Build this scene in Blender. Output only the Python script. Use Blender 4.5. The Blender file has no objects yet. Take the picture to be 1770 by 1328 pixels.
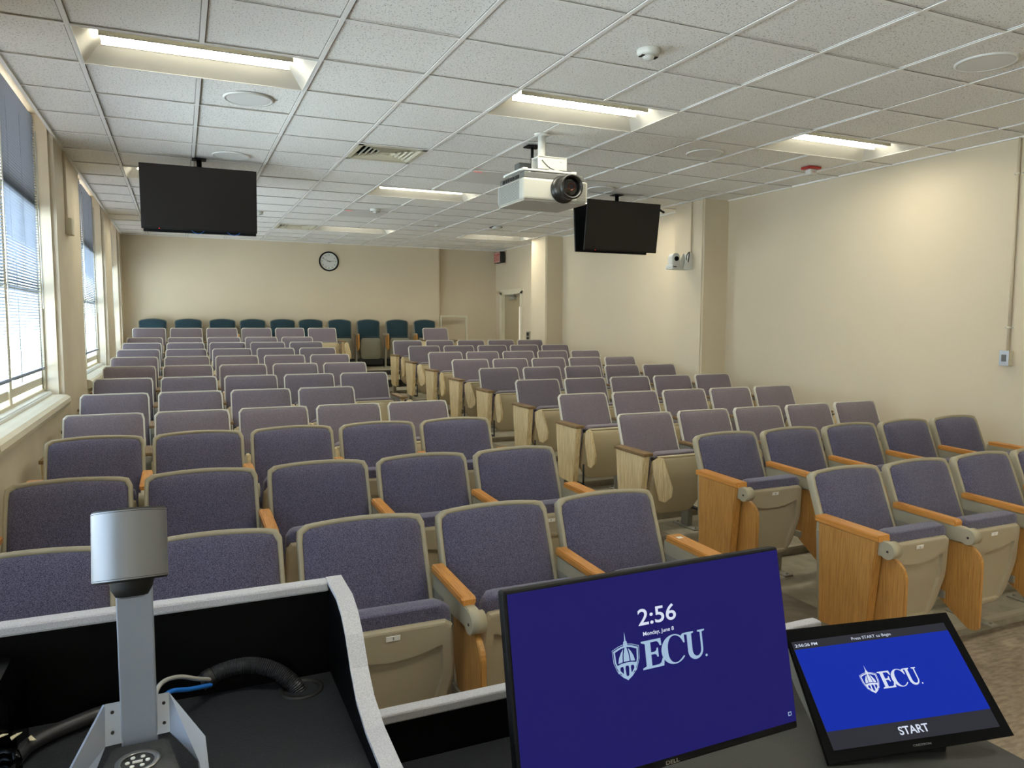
import bpy, bmesh, math, random
from mathutils import Matrix, Vector
random.seed(7)
PI = math.pi
SC = bpy.context.scene
COL = SC.collection

# ------------------------------------------------------------------ camera
H = 3.106                       # ceiling height above the front floor
T = 0.6096                      # ceiling grid module
cam_d = bpy.data.cameras.new('camera')
cam = bpy.data.objects.new('camera', cam_d); COL.objects.link(cam)
cr = Vector((0.9132774, -0.40732225, 0.00360236)); cu = Vector((0.03086168, 0.07800934, 0.99647484)); cf = Vector((0.40616739, 0.90994677, -0.08381482))
cam.matrix_world = Matrix(((cr.x, cu.x, -cf.x, 0.46188), (cr.y, cu.y, -cf.y, -4.93262), (cr.z, cu.z, -cf.z, 1.66178), (0, 0, 0, 1)))
cam_d.sensor_width = 36.0
cam_d.lens = 1280.945 * 36.0 / 1770.0
cam_d.clip_start = 0.02
SC.camera = cam
SC.view_settings.view_transform = 'Standard'
SC.view_settings.look = 'None'
SC.view_settings.gamma = 1.0
SC.view_settings.use_curve_mapping = False
SC.view_settings.exposure = 0.0

LAMP = 38.5                      # ceiling lens emission
SKY = 15.0

# ------------------------------------------------------------------ world: hazy bright summer sky
w = bpy.data.worlds.new('world'); SC.world = w; w.use_nodes = True
nt = w.node_tree; nt.nodes.clear()
tc = nt.nodes.new('ShaderNodeTexCoord'); sp = nt.nodes.new('ShaderNodeSeparateXYZ')
rp = nt.nodes.new('ShaderNodeValToRGB'); bg = nt.nodes.new('ShaderNodeBackground'); wo = nt.nodes.new('ShaderNodeOutputWorld')
rp.color_ramp.elements[0].position = 0.0; rp.color_ramp.elements[0].color = (1.2, 1.28, 1.36, 1)
rp.color_ramp.elements[1].position = 0.35; rp.color_ramp.elements[1].color = (0.50, 0.70, 1.0, 1)
bg.inputs['Strength'].default_value = SKY
nt.links.new(tc.outputs['Generated'], sp.inputs[0]); nt.links.new(sp.outputs['Z'], rp.inputs[0])
nt.links.new(rp.outputs[0], bg.inputs[0]); nt.links.new(bg.outputs[0], wo.inputs[0])

# ------------------------------------------------------------------ materials
def lin(c):
    r = []
    for v in c:
        v = v / 255.0
        r.append(v / 12.92 if v <= 0.04045 else ((v + 0.055) / 1.055) ** 2.4)
    return (*r, 1.0)
MATS = {}
def mat(name, rgb, rough=0.6, metal=0.0, var=0.0, vscale=8.0, bump=0.0, bscale=60.0, spec=0.5, stretch=None, rgb2=None, emit=None, estr=1.0):
    m = bpy.data.materials.new(name); m.use_nodes = True
    n = m.node_tree.nodes; l = m.node_tree.links; b = n['Principled BSDF']
    c = lin(rgb)
    b.inputs['Base Color'].default_value = c
    b.inputs['Roughness'].default_value = rough
    b.inputs['Metallic'].default_value = metal
    b.inputs['Specular IOR Level'].default_value = spec
    tcn = n.new('ShaderNodeTexCoord'); mp = n.new('ShaderNodeMapping'); l.new(tcn.outputs['Object'], mp.inputs[0])
    if stretch: mp.inputs['Scale'].default_value = stretch
    if var > 0 or rgb2:
        no = n.new('ShaderNodeTexNoise'); no.inputs['Scale'].default_value = vscale; no.inputs['Detail'].default_value = 5
        l.new(mp.outputs[0], no.inputs['Vector'])
        ra = n.new('ShaderNodeValToRGB'); ra.color_ramp.elements[0].position = 0.35; ra.color_ramp.elements[1].position = 0.65
        c2 = lin(rgb2) if rgb2 else tuple(min(1, x * (1 + var)) for x in c[:3]) + (1,)
        c1 = c if rgb2 else tuple(x * (1 - var) for x in c[:3]) + (1,)
        ra.color_ramp.elements[0].color = c1; ra.color_ramp.elements[1].color = c2
        l.new(no.outputs['Fac'], ra.inputs[0]); l.new(ra.outputs[0], b.inputs['Base Color'])
    if bump > 0:
        nb = n.new('ShaderNodeTexNoise'); nb.inputs['Scale'].default_value = bscale; nb.inputs['Detail'].default_value = 3
        l.new(mp.outputs[0], nb.inputs['Vector'])
        bm_ = n.new('ShaderNodeBump'); bm_.inputs['Strength'].default_value = bump; bm_.inputs['Distance'].default_value = 0.003
        l.new(nb.outputs['Fac'], bm_.inputs['Height']); l.new(bm_.outputs[0], b.inputs['Normal'])
    if emit:
        b.inputs['Emission Color'].default_value = lin(emit); b.inputs['Emission Strength'].default_value = estr
    MATS[name] = m
    return m

def fabric(name, ca, cb, scale=420.0):
    """woven cloth: two thread colours in a fine basket weave with a little fuzz"""
    m = bpy.data.materials.new(name); m.use_nodes = True
    n = m.node_tree.nodes; l = m.node_tree.links; b = n['Principled BSDF']
    b.inputs['Roughness'].default_value = 0.95; b.inputs['Specular IOR Level'].default_value = 0.15
    b.inputs['Sheen Weight'].default_value = 0.25
    tcn = n.new('ShaderNodeTexCoord')
    ch = n.new('ShaderNodeTexVoronoi'); ch.inputs['Scale'].default_value = scale
    l.new(tcn.outputs['Object'], ch.inputs['Vector'])
    no = n.new('ShaderNodeTexNoise'); no.inputs['Scale'].default_value = scale * 0.45; no.inputs['Detail'].default_value = 2
    l.new(tcn.outputs['Object'], no.inputs['Vector'])
    mx = n.new('ShaderNodeMix'); mx.data_type = 'RGBA'; mx.inputs['A'].default_value = lin(ca); mx.inputs['B'].default_value = lin(cb)
    ra = n.new('ShaderNodeValToRGB'); ra.color_ramp.elements[0].position = 0.4; ra.color_ramp.elements[1].position = 0.6
    l.new(no.outputs['Fac'], ra.inputs[0]); l.new(ra.outputs[0], mx.inputs['Factor'])
    l.new(mx.outputs['Result'], b.inputs['Base Color'])
    bm_ = n.new('ShaderNodeBump'); bm_.inputs['Strength'].default_value = 0.5; bm_.inputs['Distance'].default_value = 0.0015
    l.new(ch.outputs['Distance'], bm_.inputs['Height']); l.new(bm_.outputs[0], b.inputs['Normal'])
    MATS[name] = m
    return m

def wood(name, ca, cb, rough=0.4, axis=2):
    m = bpy.data.materials.new(name); m.use_nodes = True
    n = m.node_tree.nodes; l = m.node_tree.links; b = n['Principled BSDF']
    b.inputs['Roughness'].default_value = rough
    tcn = n.new('ShaderNodeTexCoord'); mp = n.new('ShaderNodeMapping'); l.new(tcn.outputs['Object'], mp.inputs[0])
    s = [110, 110, 110]; s[axis] = 5; mp.inputs['Scale'].default_value = s
    no = n.new('ShaderNodeTexNoise'); no.inputs['Scale'].default_value = 1.6; no.inputs['Detail'].default_value = 6; no.inputs['Distortion'].default_value = 0.6
    l.new(mp.outputs[0], no.inputs['Vector'])
    ra = n.new('ShaderNodeValToRGB'); ra.color_ramp.elements[0].position = 0.35; ra.color_ramp.elements[1].position = 0.62
    ra.color_ramp.elements[0].color = lin(ca); ra.color_ramp.elements[1].color = lin(cb)
    l.new(no.outputs['Fac'], ra.inputs[0]); l.new(ra.outputs[0], b.inputs['Base Color'])
    MATS[name] = m
    return m

def emission(name, rgb, s):
    m = bpy.data.materials.new(name); m.use_nodes = True
    n = m.node_tree.nodes; l = m.node_tree.links; b = n['Principled BSDF']
    b.inputs['Base Color'].default_value = (0.003, 0.003, 0.003, 1) if s < 3 else (0.8, 0.8, 0.8, 1)
    b.inputs['Roughness'].default_value = 0.35 if s < 3 else 0.6
    b.inputs['Specular IOR Level'].default_value = 0.04
    b.inputs['Emission Color'].default_value = lin(rgb); b.inputs['Emission Strength'].default_value = s
    MATS[name] = m
    return m

mat('wall_paint', (204, 190, 163), 0.7, var=0.02, vscale=1.2, bump=0.12, bscale=90)
mat('bay_paint', (213, 201, 176), 0.5, var=0.05, vscale=2.0)
mat('trim_paint', (214, 206, 180), 0.45, var=0.03, vscale=5)
mat('grid_white', (236, 234, 228), 0.5)
mat('white_metal', (215, 215, 208), 0.4)
mat('reflector', (170, 168, 160), 0.4)
mat('plastic_white', (205, 206, 198), 0.4)
mat('plastic_cream', (206, 199, 174), 0.45)
mat('black_gloss', (5, 5, 6), 0.2, spec=0.14)
mat('black_matte', (9, 9, 10), 0.55, spec=0.25)
mat('black_laminate', (4, 4, 5), 0.45, bump=0.1, bscale=500, spec=0.12)
mat('deck_laminate', (34, 36, 40), 0.5, var=0.12, vscale=300, bump=0.3, bscale=420, spec=0.3)
mat('side_laminate', (50, 50, 48), 0.5, var=0.05, vscale=200, bump=0.2, bscale=420)
mat('grey_edging', (170, 170, 174), 0.55, var=0.14, vscale=420)
mat('frame_taupe', (166, 157, 132), 0.5, bump=0.15, bscale=300)
mat('shell_taupe', (172, 160, 134), 0.55, bump=0.2, bscale=350)
mat('frame_light', (208, 204, 190), 0.45)
mat('shell_light', (192, 176, 142), 0.5, bump=0.15, bscale=300)
mat('shell_rim', (196, 183, 148), 0.45)
mat('shell_grey', (128, 126, 110), 0.55)
mat('steel_painted', (150, 146, 132), 0.4, metal=0.2)
mat('steel', (160, 160, 158), 0.3, metal=0.9)
mat('rubber_black', (16, 16, 16), 0.6)
mat('vct', (150, 143, 122), 0.35, rgb2=(178, 170, 150), vscale=9, var=0.1)
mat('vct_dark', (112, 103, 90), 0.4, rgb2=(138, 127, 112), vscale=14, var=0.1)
mat('vct_front', (124, 110, 94), 0.45, rgb2=(162, 146, 126), vscale=16, var=0.1, stretch=(1, 3, 1))
mat('nosing', (178, 170, 150), 0.4)
mat('riser_dark', (40, 40, 38), 0.6)
mat('doc_silver', (150, 158, 172), 0.38, metal=0.35)
mat('doc_silver_head', (118, 121, 126), 0.45, metal=0.5)
mat('cable_grey', (150, 150, 145), 0.5)
mat('cable_blue', (30, 105, 190), 0.45)
mat('red_plastic', (170, 35, 25), 0.4)
mat('dark_glass', (8, 8, 10), 0.05, spec=0.8)
mat('lens_ring', (30, 30, 28), 0.3)
mat('lens_coat', (70, 28, 18), 0.1, metal=0.6)
mat('proj_grey', (92, 93, 90), 0.5)
mat('proj_under', (172, 166, 154), 0.5)
mat('projector_white', (176, 176, 166), 0.4)
mat('slat', (126, 134, 146), 0.55, spec=0.3)
mat('mic_panel', (212, 210, 204), 0.55)
mat('speaker_grille', (224, 223, 218), 0.6, bump=0.4, bscale=700)
mat('door_tan', (170, 155, 124), 0.5)
mat('exterior', (120, 126, 130), 0.8, var=0.1, vscale=1)
mat('exterior_brick', (60, 66, 76), 0.8, var=0.15, vscale=3)
mat('exterior_dark', (14, 16, 20), 0.8)
mat('ink_dark', (28, 28, 26), 0.6)
mat('label_white', (232, 230, 222), 0.5)
mat('tag_cream', (196, 188, 160), 0.5)
mat('braid', (38, 38, 41), 0.4)
fabric('cloth_blue', (66, 64, 82), (112, 108, 130), 800)
fabric('cloth_mauve', (100, 91, 98), (136, 126, 132), 1000)
fabric('cloth_teal', (34, 54, 62), (46, 70, 78), 520)
wood('oak_orange', (166, 116, 56), (194, 143, 76))
wood('oak_orange_flat', (184, 122, 52), (206, 144, 70), axis=1)
wood('oak_pale', (190, 166, 118), (226, 204, 158), 0.5)
wood('wood_brown', (104, 80, 50), (140, 112, 74), 0.5, axis=1)
emission('lamp_lens', (255, 250, 232), LAMP)
emission('monitor_blue', (31, 27, 98), 1.0)
emission('panel_blue', (16, 44, 165), 1.0)
emission('panel_grey', (46, 46, 54), 1.0)
emission('text_blue', (160, 186, 214), 1.0)
emission('text_white', (214, 222, 240), 1.0)
emission('led_red', (255, 60, 60), 1.6)
emission('led_blue', (40, 110, 220), 0.8)
emission('door_light', (255, 246, 236), 1.2)
mat('exit_face', (190, 150, 140), 0.5)

# speckled acoustic tile
m = mat('acoustic', (203, 202, 196), 0.9, spec=0.1)
n = m.node_tree.nodes; l = m.node_tree.links; b = n['Principled BSDF']
tcn = n['Texture Coordinate']
no = n.new('ShaderNodeTexNoise'); no.inputs['Scale'].default_value = 105; no.inputs['Detail'].default_value = 4; no.inputs['Roughness'].default_value = 0.75
l.new(tcn.outputs['Object'], no.inputs['Vector'])
ra = n.new('ShaderNodeValToRGB'); ra.color_ramp.elements[0].position = 0.37; ra.color_ramp.elements[1].position = 0.43
ra.color_ramp.elements[0].color = lin((140, 134, 124)); ra.color_ramp.elements[1].color = lin((238, 236, 230))
l.new(no.outputs['Fac'], ra.inputs[0]); l.new(ra.outputs[0], b.inputs['Base Color'])
bm_ = n.new('ShaderNodeBump'); bm_.inputs['Strength'].default_value = 0.4; bm_.inputs['Distance'].default_value = 0.002
l.new(no.outputs['Fac'], bm_.inputs['Height']); l.new(bm_.outputs[0], b.inputs['Normal'])

mat('reveal_shade', (140, 135, 126), 0.9)  # dark strips beside the grid bars: painted shade of the tile-edge gaps
# clear window glass (lets daylight through)
m = bpy.data.materials.new('window_glass'); m.use_nodes = True
n = m.node_tree.nodes; l = m.node_tree.links; n.clear()
o = n.new('ShaderNodeOutputMaterial'); tr = n.new('ShaderNodeBsdfTransparent'); gl = n.new('ShaderNodeBsdfGlossy'); mi = n.new('ShaderNodeMixShader')
tr.inputs[0].default_value = (0.9, 0.95, 0.97, 1); gl.inputs['Roughness'].default_value = 0.02; mi.inputs[0].default_value = 0.08
l.new(tr.outputs[0], mi.inputs[1]); l.new(gl.outputs[0], mi.inputs[2]); l.new(mi.outputs[0], o.inputs[0]); MATS['window_glass'] = m

m = bpy.data.materials.new('frosted'); m.use_nodes = True
n = m.node_tree.nodes; l = m.node_tree.links; n.clear()
o = n.new('ShaderNodeOutputMaterial'); tr = n.new('ShaderNodeBsdfTranslucent'); gl = n.new('ShaderNodeBsdfDiffuse'); mi = n.new('ShaderNodeMixShader')
tr.inputs[0].default_value = (0.95, 0.90, 0.84, 1); gl.inputs[0].default_value = (0.45, 0.46, 0.47, 1); mi.inputs[0].default_value = 0.5
l.new(tr.outputs[0], mi.inputs[1]); l.new(gl.outputs[0], mi.inputs[2]); l.new(mi.outputs[0], o.inputs[0]); MATS['frosted'] = m

# ------------------------------------------------------------------ mesh helpers
def xf(bm, vs, M):
    if M is not None: bmesh.ops.transform(bm, matrix=M, verts=vs)
def box(bm, x0, x1, y0, y1, z0, z1, bev=0.0, M=None, seg=2, mi=0):
    r = bmesh.ops.create_cube(bm, size=1.0); vs = r['verts']
    for v in vs:
        v.co = Vector((x0 + (v.co.x + .5) * (x1 - x0), y0 + (v.co.y + .5) * (y1 - y0), z0 + (v.co.z + .5) * (z1 - z0)))
    fs = list({f for v in vs for f in v.link_faces})
    for f in fs: f.material_index = mi
    if bev > 0:
        es = list({e for v in vs for e in v.link_edges})
        rb = bmesh.ops.bevel(bm, geom=es, offset=bev, segments=seg, affect='EDGES', profile=0.5)
        vs = list({v for f in rb['faces'] for v in f.verts} | {v for v in vs if v.is_valid})
    xf(bm, vs, M)
    return vs
def prism(bm, pts, a0, a1, axis='x', M=None, bev=0.0):
    """extrude a polygon; axis is the extrusion axis, pts are the other two coordinates in order (x:(y,z) y:(x,z) z:(x,y))"""
    def P(p, a):
        if axis == 'x': return (a, p[0], p[1])
        if axis == 'y': return (p[0], a, p[1])
        return (p[0], p[1], a)
    A = [bm.verts.new(P(p, a0)) for p in pts]; B = [bm.verts.new(P(p, a1)) for p in pts]
    k = len(pts); fs = []
    fs.append(bm.faces.new(A)); fs.append(bm.faces.new(B[::-1]))
    for i in range(k):
        fs.append(bm.faces.new((A[i], B[i], B[(i + 1) % k], A[(i + 1) % k])))
    bmesh.ops.recalc_face_normals(bm, faces=fs)
    vs = A + B
    if bev > 0:
        es = list(fs[0].edges) + list(fs[1].edges)
        rb = bmesh.ops.bevel(bm, geom=es, offset=bev, segments=2, affect='EDGES')
        vs = list({v for v in vs if v.is_valid} | {v for f in rb['faces'] for v in f.verts})
    xf(bm, vs, M)
    return vs
def cyl(bm, p0, p1, r0, r1=None, seg=20, M=None, caps=True):
    r1 = r0 if r1 is None else r1
    p0 = Vector(p0); p1 = Vector(p1); d = p1 - p0
    q = Vector((0, 0, 1)).rotation_difference(d.normalized()).to_matrix().to_4x4()
    A = []; B = []
    for i in range(seg):
        a = 2 * PI * i / seg
        A.append(bm.verts.new(p0 + q @ Vector((r0 * math.cos(a), r0 * math.sin(a), 0))))
        B.append(bm.verts.new(p1 + q @ Vector((r1 * math.cos(a), r1 * math.sin(a), 0))))
    for i in range(seg):
        f = bm.faces.new((A[i], A[(i + 1) % seg], B[(i + 1) % seg], B[i])); f.smooth = True
    if caps: bm.faces.new(A[::-1]); bm.faces.new(B)
    xf(bm, A + B, M)
    return A + B
def lathe(bm, prof, seg=32, M=None, smooth=True):
    """prof: (r,z) list, around z"""
    rings = []
    for r, z in prof:
        if r < 1e-6: rings.append([bm.verts.new((0, 0, z))])
        else: rings.append([bm.verts.new((r * math.cos(2 * PI * i / seg), r * math.sin(2 * PI * i / seg), z)) for i in range(seg)])
    for a, b_ in zip(rings, rings[1:]):
        for i in range(seg):
            j = (i + 1) % seg
            if len(a) == 1 and len(b_) == 1: continue
            if len(a) == 1: f = bm.faces.new((a[0], b_[j], b_[i]))
            elif len(b_) == 1: f = bm.faces.new((a[i], a[j], b_[0]))
            else: f = bm.faces.new((a[i], a[j], b_[j], b_[i]))
            f.smooth = smooth
    vs = [v for r in rings for v in r]
    xf(bm, vs, M)
    return vs
def tube(bm, pts, r, seg=10, closed=False):
    pts = [Vector(p) for p in pts]; rings = []
    up = Vector((0, 0, 1))
    for i, p in enumerate(pts):
        d = (pts[min(i + 1, len(pts) - 1)] - pts[max(i - 1, 0)]).normalized()
        s = d.cross(up)
        if s.length < 1e-3: s = d.cross(Vector((1, 0, 0)))
        s.normalize(); t = s.cross(d)
        rings.append([bm.verts.new(p + (s * math.cos(2 * PI * k / seg) + t * math.sin(2 * PI * k / seg)) * r) for k in range(seg)])
    for a, b_ in zip(rings, rings[1:]):
        for k in range(seg):
            f = bm.faces.new((a[k], a[(k + 1) % seg], b_[(k + 1) % seg], b_[k])); f.smooth = True
    bm.faces.new(rings[0][::-1]); bm.faces.new(rings[-1])
def ribbed(bm, pts, r, pitch=.0032, seg=14):
    P = [Vector(p) for p in pts]; L = [0]
    for a, b_ in zip(P, P[1:]): L.append(L[-1] + (b_ - a).length)
    out = []; k = 0; n_ = int(L[-1] / (pitch / 2)); rings = []
    for q in range(n_ + 1):
        s_ = L[-1] * q / n_
        while k < len(P) - 2 and L[k + 1] < s_: k += 1
        out.append((P[k].lerp(P[k + 1], min(1, (s_ - L[k]) / max(1e-9, L[k + 1] - L[k]))), (P[k + 1] - P[k]).normalized()))
    for q, (p, d) in enumerate(out):
        s_ = d.cross(Vector((0, 0, 1))).normalized(); t_ = s_.cross(d); rr_ = r if q % 2 else r * .90
        rings.append([bm.verts.new(p + (s_ * math.cos(2 * PI * i / seg) + t_ * math.sin(2 * PI * i / seg)) * rr_) for i in range(seg)])
    for a, b_ in zip(rings, rings[1:]):
        for i in range(seg): bm.faces.new((a[i], a[(i + 1) % seg], b_[(i + 1) % seg], b_[i]))
    bm.faces.new(rings[0][::-1]); bm.faces.new(rings[-1])
def bez(pts, nn=8):
    """smooth curve through points (catmull-rom)"""
    P = [Vector(p) for p in pts]; P = [P[0]] + P + [P[-1]]; out = []
    for i in range(1, len(P) - 2):
        for k in range(nn):
            t = k / nn
            out.append(0.5 * ((2 * P[i]) + (-P[i - 1] + P[i + 1]) * t + (2 * P[i - 1] - 5 * P[i] + 4 * P[i + 1] - P[i + 2]) * t * t + (-P[i - 1] + 3 * P[i] - 3 * P[i + 1] + P[i + 2]) * t ** 3))
    out.append(P[-2]); return out
def pillow(bm, loops, smooth=True, close=True, M=None):
    """loops: list of equal-length 3D loops, outer to inner; last is capped"""
    R = [[bm.verts.new(p) for p in lp] for lp in loops]; k = len(R[0]); fs = []
    for a, b_ in zip(R, R[1:]):
        for i in range(k):
            f = bm.faces.new((a[i], a[(i + 1) % k], b_[(i + 1) % k], b_[i])); f.smooth = smooth; fs.append(f)
    if close: f = bm.faces.new(R[-1]); f.smooth = smooth; fs.append(f)
    bmesh.ops.recalc_face_normals(bm, faces=fs)
    vs = [v for r in R for v in r]
    xf(bm, vs, M)
    return vs
def rounded(pts, rads, seg=5):
    """polygon with rounded corners in 2D"""
    out = []; k = len(pts)
    for i in range(k):
        p = Vector(pts[i]); a = Vector(pts[i - 1]); c = Vector(pts[(i + 1) % k]); r = rads[i]
        if r <= 0: out.append(p); continue
        u1 = (a - p).normalized(); u2 = (c - p).normalized()
        ang = u1.angle(u2); d = min(r / math.tan(ang / 2), (a - p).length * .49, (c - p).length * .49); r = d * math.tan(ang / 2)
        cen = p + (u1 + u2).normalized() * (r / math.sin(ang / 2))
        s0 = p + u1 * d - cen; s1 = p + u2 * d - cen
        a0 = math.atan2(s0.y, s0.x); a1 = math.atan2(s1.y, s1.x); da = (a1 - a0 + PI) % (2 * PI) - PI
        for q in range(seg + 1): aa = a0 + da * q / seg; out.append(cen + Vector((math.cos(aa), math.sin(aa))) * r)
    return out
def new_mesh(name, bm, mats):
    me = bpy.data.meshes.new(name); bm.normal_update(); bm.to_mesh(me); bm.free()
    for k in (mats if isinstance(mats, (list, tuple)) else [mats]): me.materials.append(MATS[k])
    return me
def link(name, me, parent=None, loc=None, rot=None):
    o = bpy.data.objects.new(name, me); COL.objects.link(o)
    if parent: o.parent = parent
    if loc is not None: o.location = loc
    if rot is not None: o.rotation_euler = rot
    return o
def obj(name, bm, mats, parent=None, loc=None, rot=None): return link(name, new_mesh(name, bm, mats), parent, loc, rot)
def tag(o, label, cat, group=None):
    o['label'] = label; o['category'] = cat
    if group: o['group'] = group
    return o
def thing(name, label, cat, loc=(0, 0, 0), rotz=0.0, group=None, M=None):
    o = bpy.data.objects.new(name, None); COL.objects.link(o); o.empty_display_size = 0.1
    if M is not None: o.matrix_world = M
    else: o.location = loc; o.rotation_euler = (0, 0, rotz)
    return tag(o, label, cat, group)
def struct(name, bm, mats, loc=None):
    o = obj(name, bm, mats, None, loc); o['kind'] = 'structure'; return o
B = bmesh.new

def text_mesh(s, width=None, height=None, y=0.0, cx=0.0, z0=0.0, bold=0.0, depth=0.0, rotate=0.0):
    """letters lying in the local XZ plane facing -Y, baseline at z0, centred on cx"""
    cu_ = bpy.data.curves.new('t', 'FONT'); cu_.body = s; cu_.size = 1.0; cu_.offset = bold; cu_.extrude = 0
    ob = bpy.data.objects.new('t', cu_); COL.objects.link(ob)
    dg = bpy.context.evaluated_depsgraph_get(); dg.update()
    me = bpy.data.meshes.new_from_object(ob.evaluated_get(dg))
    bpy.data.objects.remove(ob); bpy.data.curves.remove(cu_)
    xs = [v.co.x for v in me.vertices]; ys = [v.co.y for v in me.vertices]
    x0, x1, y0, y1 = min(xs), max(xs), min(ys), max(ys)
    cap = 0.72
    if height and width: sx = width / (x1 - x0); sy = height / cap
    elif height: sy = height / cap; sx = sy
    else: sx = width / (x1 - x0); sy = sx
    c, s_ = math.cos(rotate), math.sin(rotate)
    for v in me.vertices:
        a = (v.co.x - (x0 + x1) / 2) * sx; b_ = v.co.y * sy
        v.co = Vector((cx + a * c - b_ * s_, y, z0 + a * s_ + b_ * c))
    return me
def text_obj(name, s, mname, parent, **k):
    me = text_mesh(s, **k); me.name = name
    me.materials.clear(); me.materials.append(MATS[mname])
    return link(name, me, parent)

# ================================================================== ROOM
XL, XR, YB, YF = -0.415, 6.49, 9.27, -8.2
# rows: depth of the top edge of the backs, left block / right block
YL = {1: -2.187, 2: -1.267, 3: -0.347, 4: 0.573, 5: 1.486, 6: 2.413, 7: 3.350, 8: 4.257, 9: 5.144, 10: 6.113, 11: 7.013, 12: 8.049}
YR = {1: -2.187, 2: -1.267, 3: -0.368, 4: 0.634, 5: 1.587, 6: 2.625, 7: 3.514, 8: 4.432, 9: 5.403, 10: 6.408, 12: 8.001}
TH = {r: 0.052 + 0.0525 * (r - 1) for r in range(1, 12)}; TH[12] = 0.706; TH[13] = 0.80
edge = {1: -2.42}
for r in range(2, 14):
    a = YL[r - 1]; bq = YR.get(r - 1, a); edge[r] = max(a, bq) + 0.03 if r > 3 else (a + bq) / 2 + .02
edge[14] = 9.8
# main floor
bm = B(); box(bm, XL - .4, XR + .3, YF - .2, 9.9, -0.12, 0.0); struct('floor', bm, 'vct_front')
# seating tiers (each a solid step with its own floor strip and nosing)
for r in range(1, 14):
    bm = B()
    x1 = 5.25 if r == 13 else XR + .02
    z1 = TH[r]; y0, y1 = edge[r], edge[r + 1]
    z0 = -0.02
    box(bm, XL - .02, 2.78, y0, y1, z0, z1)
    box(bm, 2.78, 3.28, y0, y1, z0, z1, mi=0)
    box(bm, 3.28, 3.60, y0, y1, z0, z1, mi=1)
    box(bm, 3.60, x1, y0, y1, z0, z1)
    box(bm, XL, x1, y0 - .004, y0 + .035, z1 - .012, z1 + .003, mi=2)
    if r >= 12: box(bm, XL, x1, y0 - .008, y0 - .003, TH[r - 1], z1 - .012, mi=3)
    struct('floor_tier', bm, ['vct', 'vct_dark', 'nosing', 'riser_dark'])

# ceiling: tile field + grid
FIX = {}
lights = [(0, -1), (4, -1), (8, -1), (0, 5), (4, 5), (8, 5), (0, 11), (4, 11), (8, 11), (0, -7), (4, -7), (8, -7), (0, -13), (4, -13), (8, -13)]
for i, j in lights: FIX[(i, j)] = 1; FIX[(i + 1, j)] = 1
for c in ((3, 2), (3, 11), (5, 3), (4, 8)): FIX[c] = 1
bm = B()
for i in range(-1, 11):
    for j in range(-14, 16):
        if (i, j) in FIX: continue
        x0 = max(i * T, XL); x1 = min((i + 1) * T, XR); y0 = max(j * T, YF); y1 = min((j + 1) * T, YB + .17)
        if x1 - x0 < .01 or y1 - y0 < .01: continue
        dz = random.uniform(.006, .011)
        # tile face with a small regular edge
        v = [bm.verts.new(p) for p in ((x0, y0, H + dz), (x1, y0, H + dz), (x1, y1, H + dz), (x0, y1, H + dz))]
        bm.faces.new(v[::-1])
struct('ceiling', bm, 'acoustic')
bm = B(); box(bm, XL - .4, XR + .3, YF - .2, 9.9, H + .32, H + .45); struct('ceiling_slab', bm, 'exterior')
bm = B()
for i in range(0, 11):
    x = i * T
    segs = [(YF, YB + .15)]
    cuts = [(j * T + .005, (j + 1) * T - .005) for (a, j) in lights if a + 1 == i]
    for c0, c1 in sorted(cuts):
        s0, s1 = segs.pop(); segs += [(s0, c0), (c1, s1)]
    for s0, s1 in segs:
        if s1 - s0 > .02: box(bm, x - .012, x + .012, s0, s1, H - .001, H + .02)
for j in range(-13, 16):
    y = j * T
    box(bm, XL, XR, y - .0105, y + .0105, H, H + .02)
box(bm, XL, XL + .022, YF, YB, H - .003, H + .02); box(bm, XR - .022, XR, YF, YB, H - .003, H + .02)
box(bm, XL, XR, YB - .022, YB, H - .003, H + .02)
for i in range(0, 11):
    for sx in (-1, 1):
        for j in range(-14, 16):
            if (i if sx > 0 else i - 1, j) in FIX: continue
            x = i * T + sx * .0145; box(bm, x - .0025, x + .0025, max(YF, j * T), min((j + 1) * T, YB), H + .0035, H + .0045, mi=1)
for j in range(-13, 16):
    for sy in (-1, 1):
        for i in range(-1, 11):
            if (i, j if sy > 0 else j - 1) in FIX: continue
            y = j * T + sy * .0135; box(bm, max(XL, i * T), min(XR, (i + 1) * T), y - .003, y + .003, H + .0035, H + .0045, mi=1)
o = struct('trim_1', bm, ['grid_white', 'reveal_shade'])

# walls
WZ = H + .32
win = [(-0.60, 2.00), (3.64, 6.235), (7.34, 8.90), (-4.84, -2.24), (-7.9, -6.4)]
bm = B()
SILL = 1.04
box(bm, XL - .40, XL, YF - .2, 9.6, -.1, SILL - .06)
yy = [YF - .2] + [v for w_ in sorted(win) for v in w_] + [9.6]
for a, b_ in zip(yy[0::2], yy[1::2]):
    vs = box(bm, XL - .40, XL, a, b_, SILL - .06, WZ)
    es = [e for e in {e for v in vs for e in v.link_edges} if all(abs(v.co.x - XL) < 1e-4 for v in e.verts) and abs(e.verts[0].co.y - e.verts[1].co.y) < 1e-4 and YF < e.verts[0].co.y < 9.5]
    bmesh.ops.bevel(bm, geom=es, offset=.035, segments=4, affect='EDGES')
for a, b_ in win: box(bm, XL - .40, XL - .05, a - .01, b_ + .01, H + .16, WZ)
struct('wall_left', bm, 'bay_paint')
bm = B(); box(bm, XL - .4, 5.20, YB, YB + .4, -.1, WZ); box(bm, 5.20, XR + .3, YB + .15, YB + .55, -.1, WZ); struct('wall_back', bm, 'wall_paint')
bm = B(); box(bm, XL - .4, XR + .3, YF - .3, YF, -.1, WZ); struct('wall_front', bm, 'wall_paint')
DY0, DY1, DZ1 = 8.14, 9.12, 2.255       # rear door in the right wall
bm = B()
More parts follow.
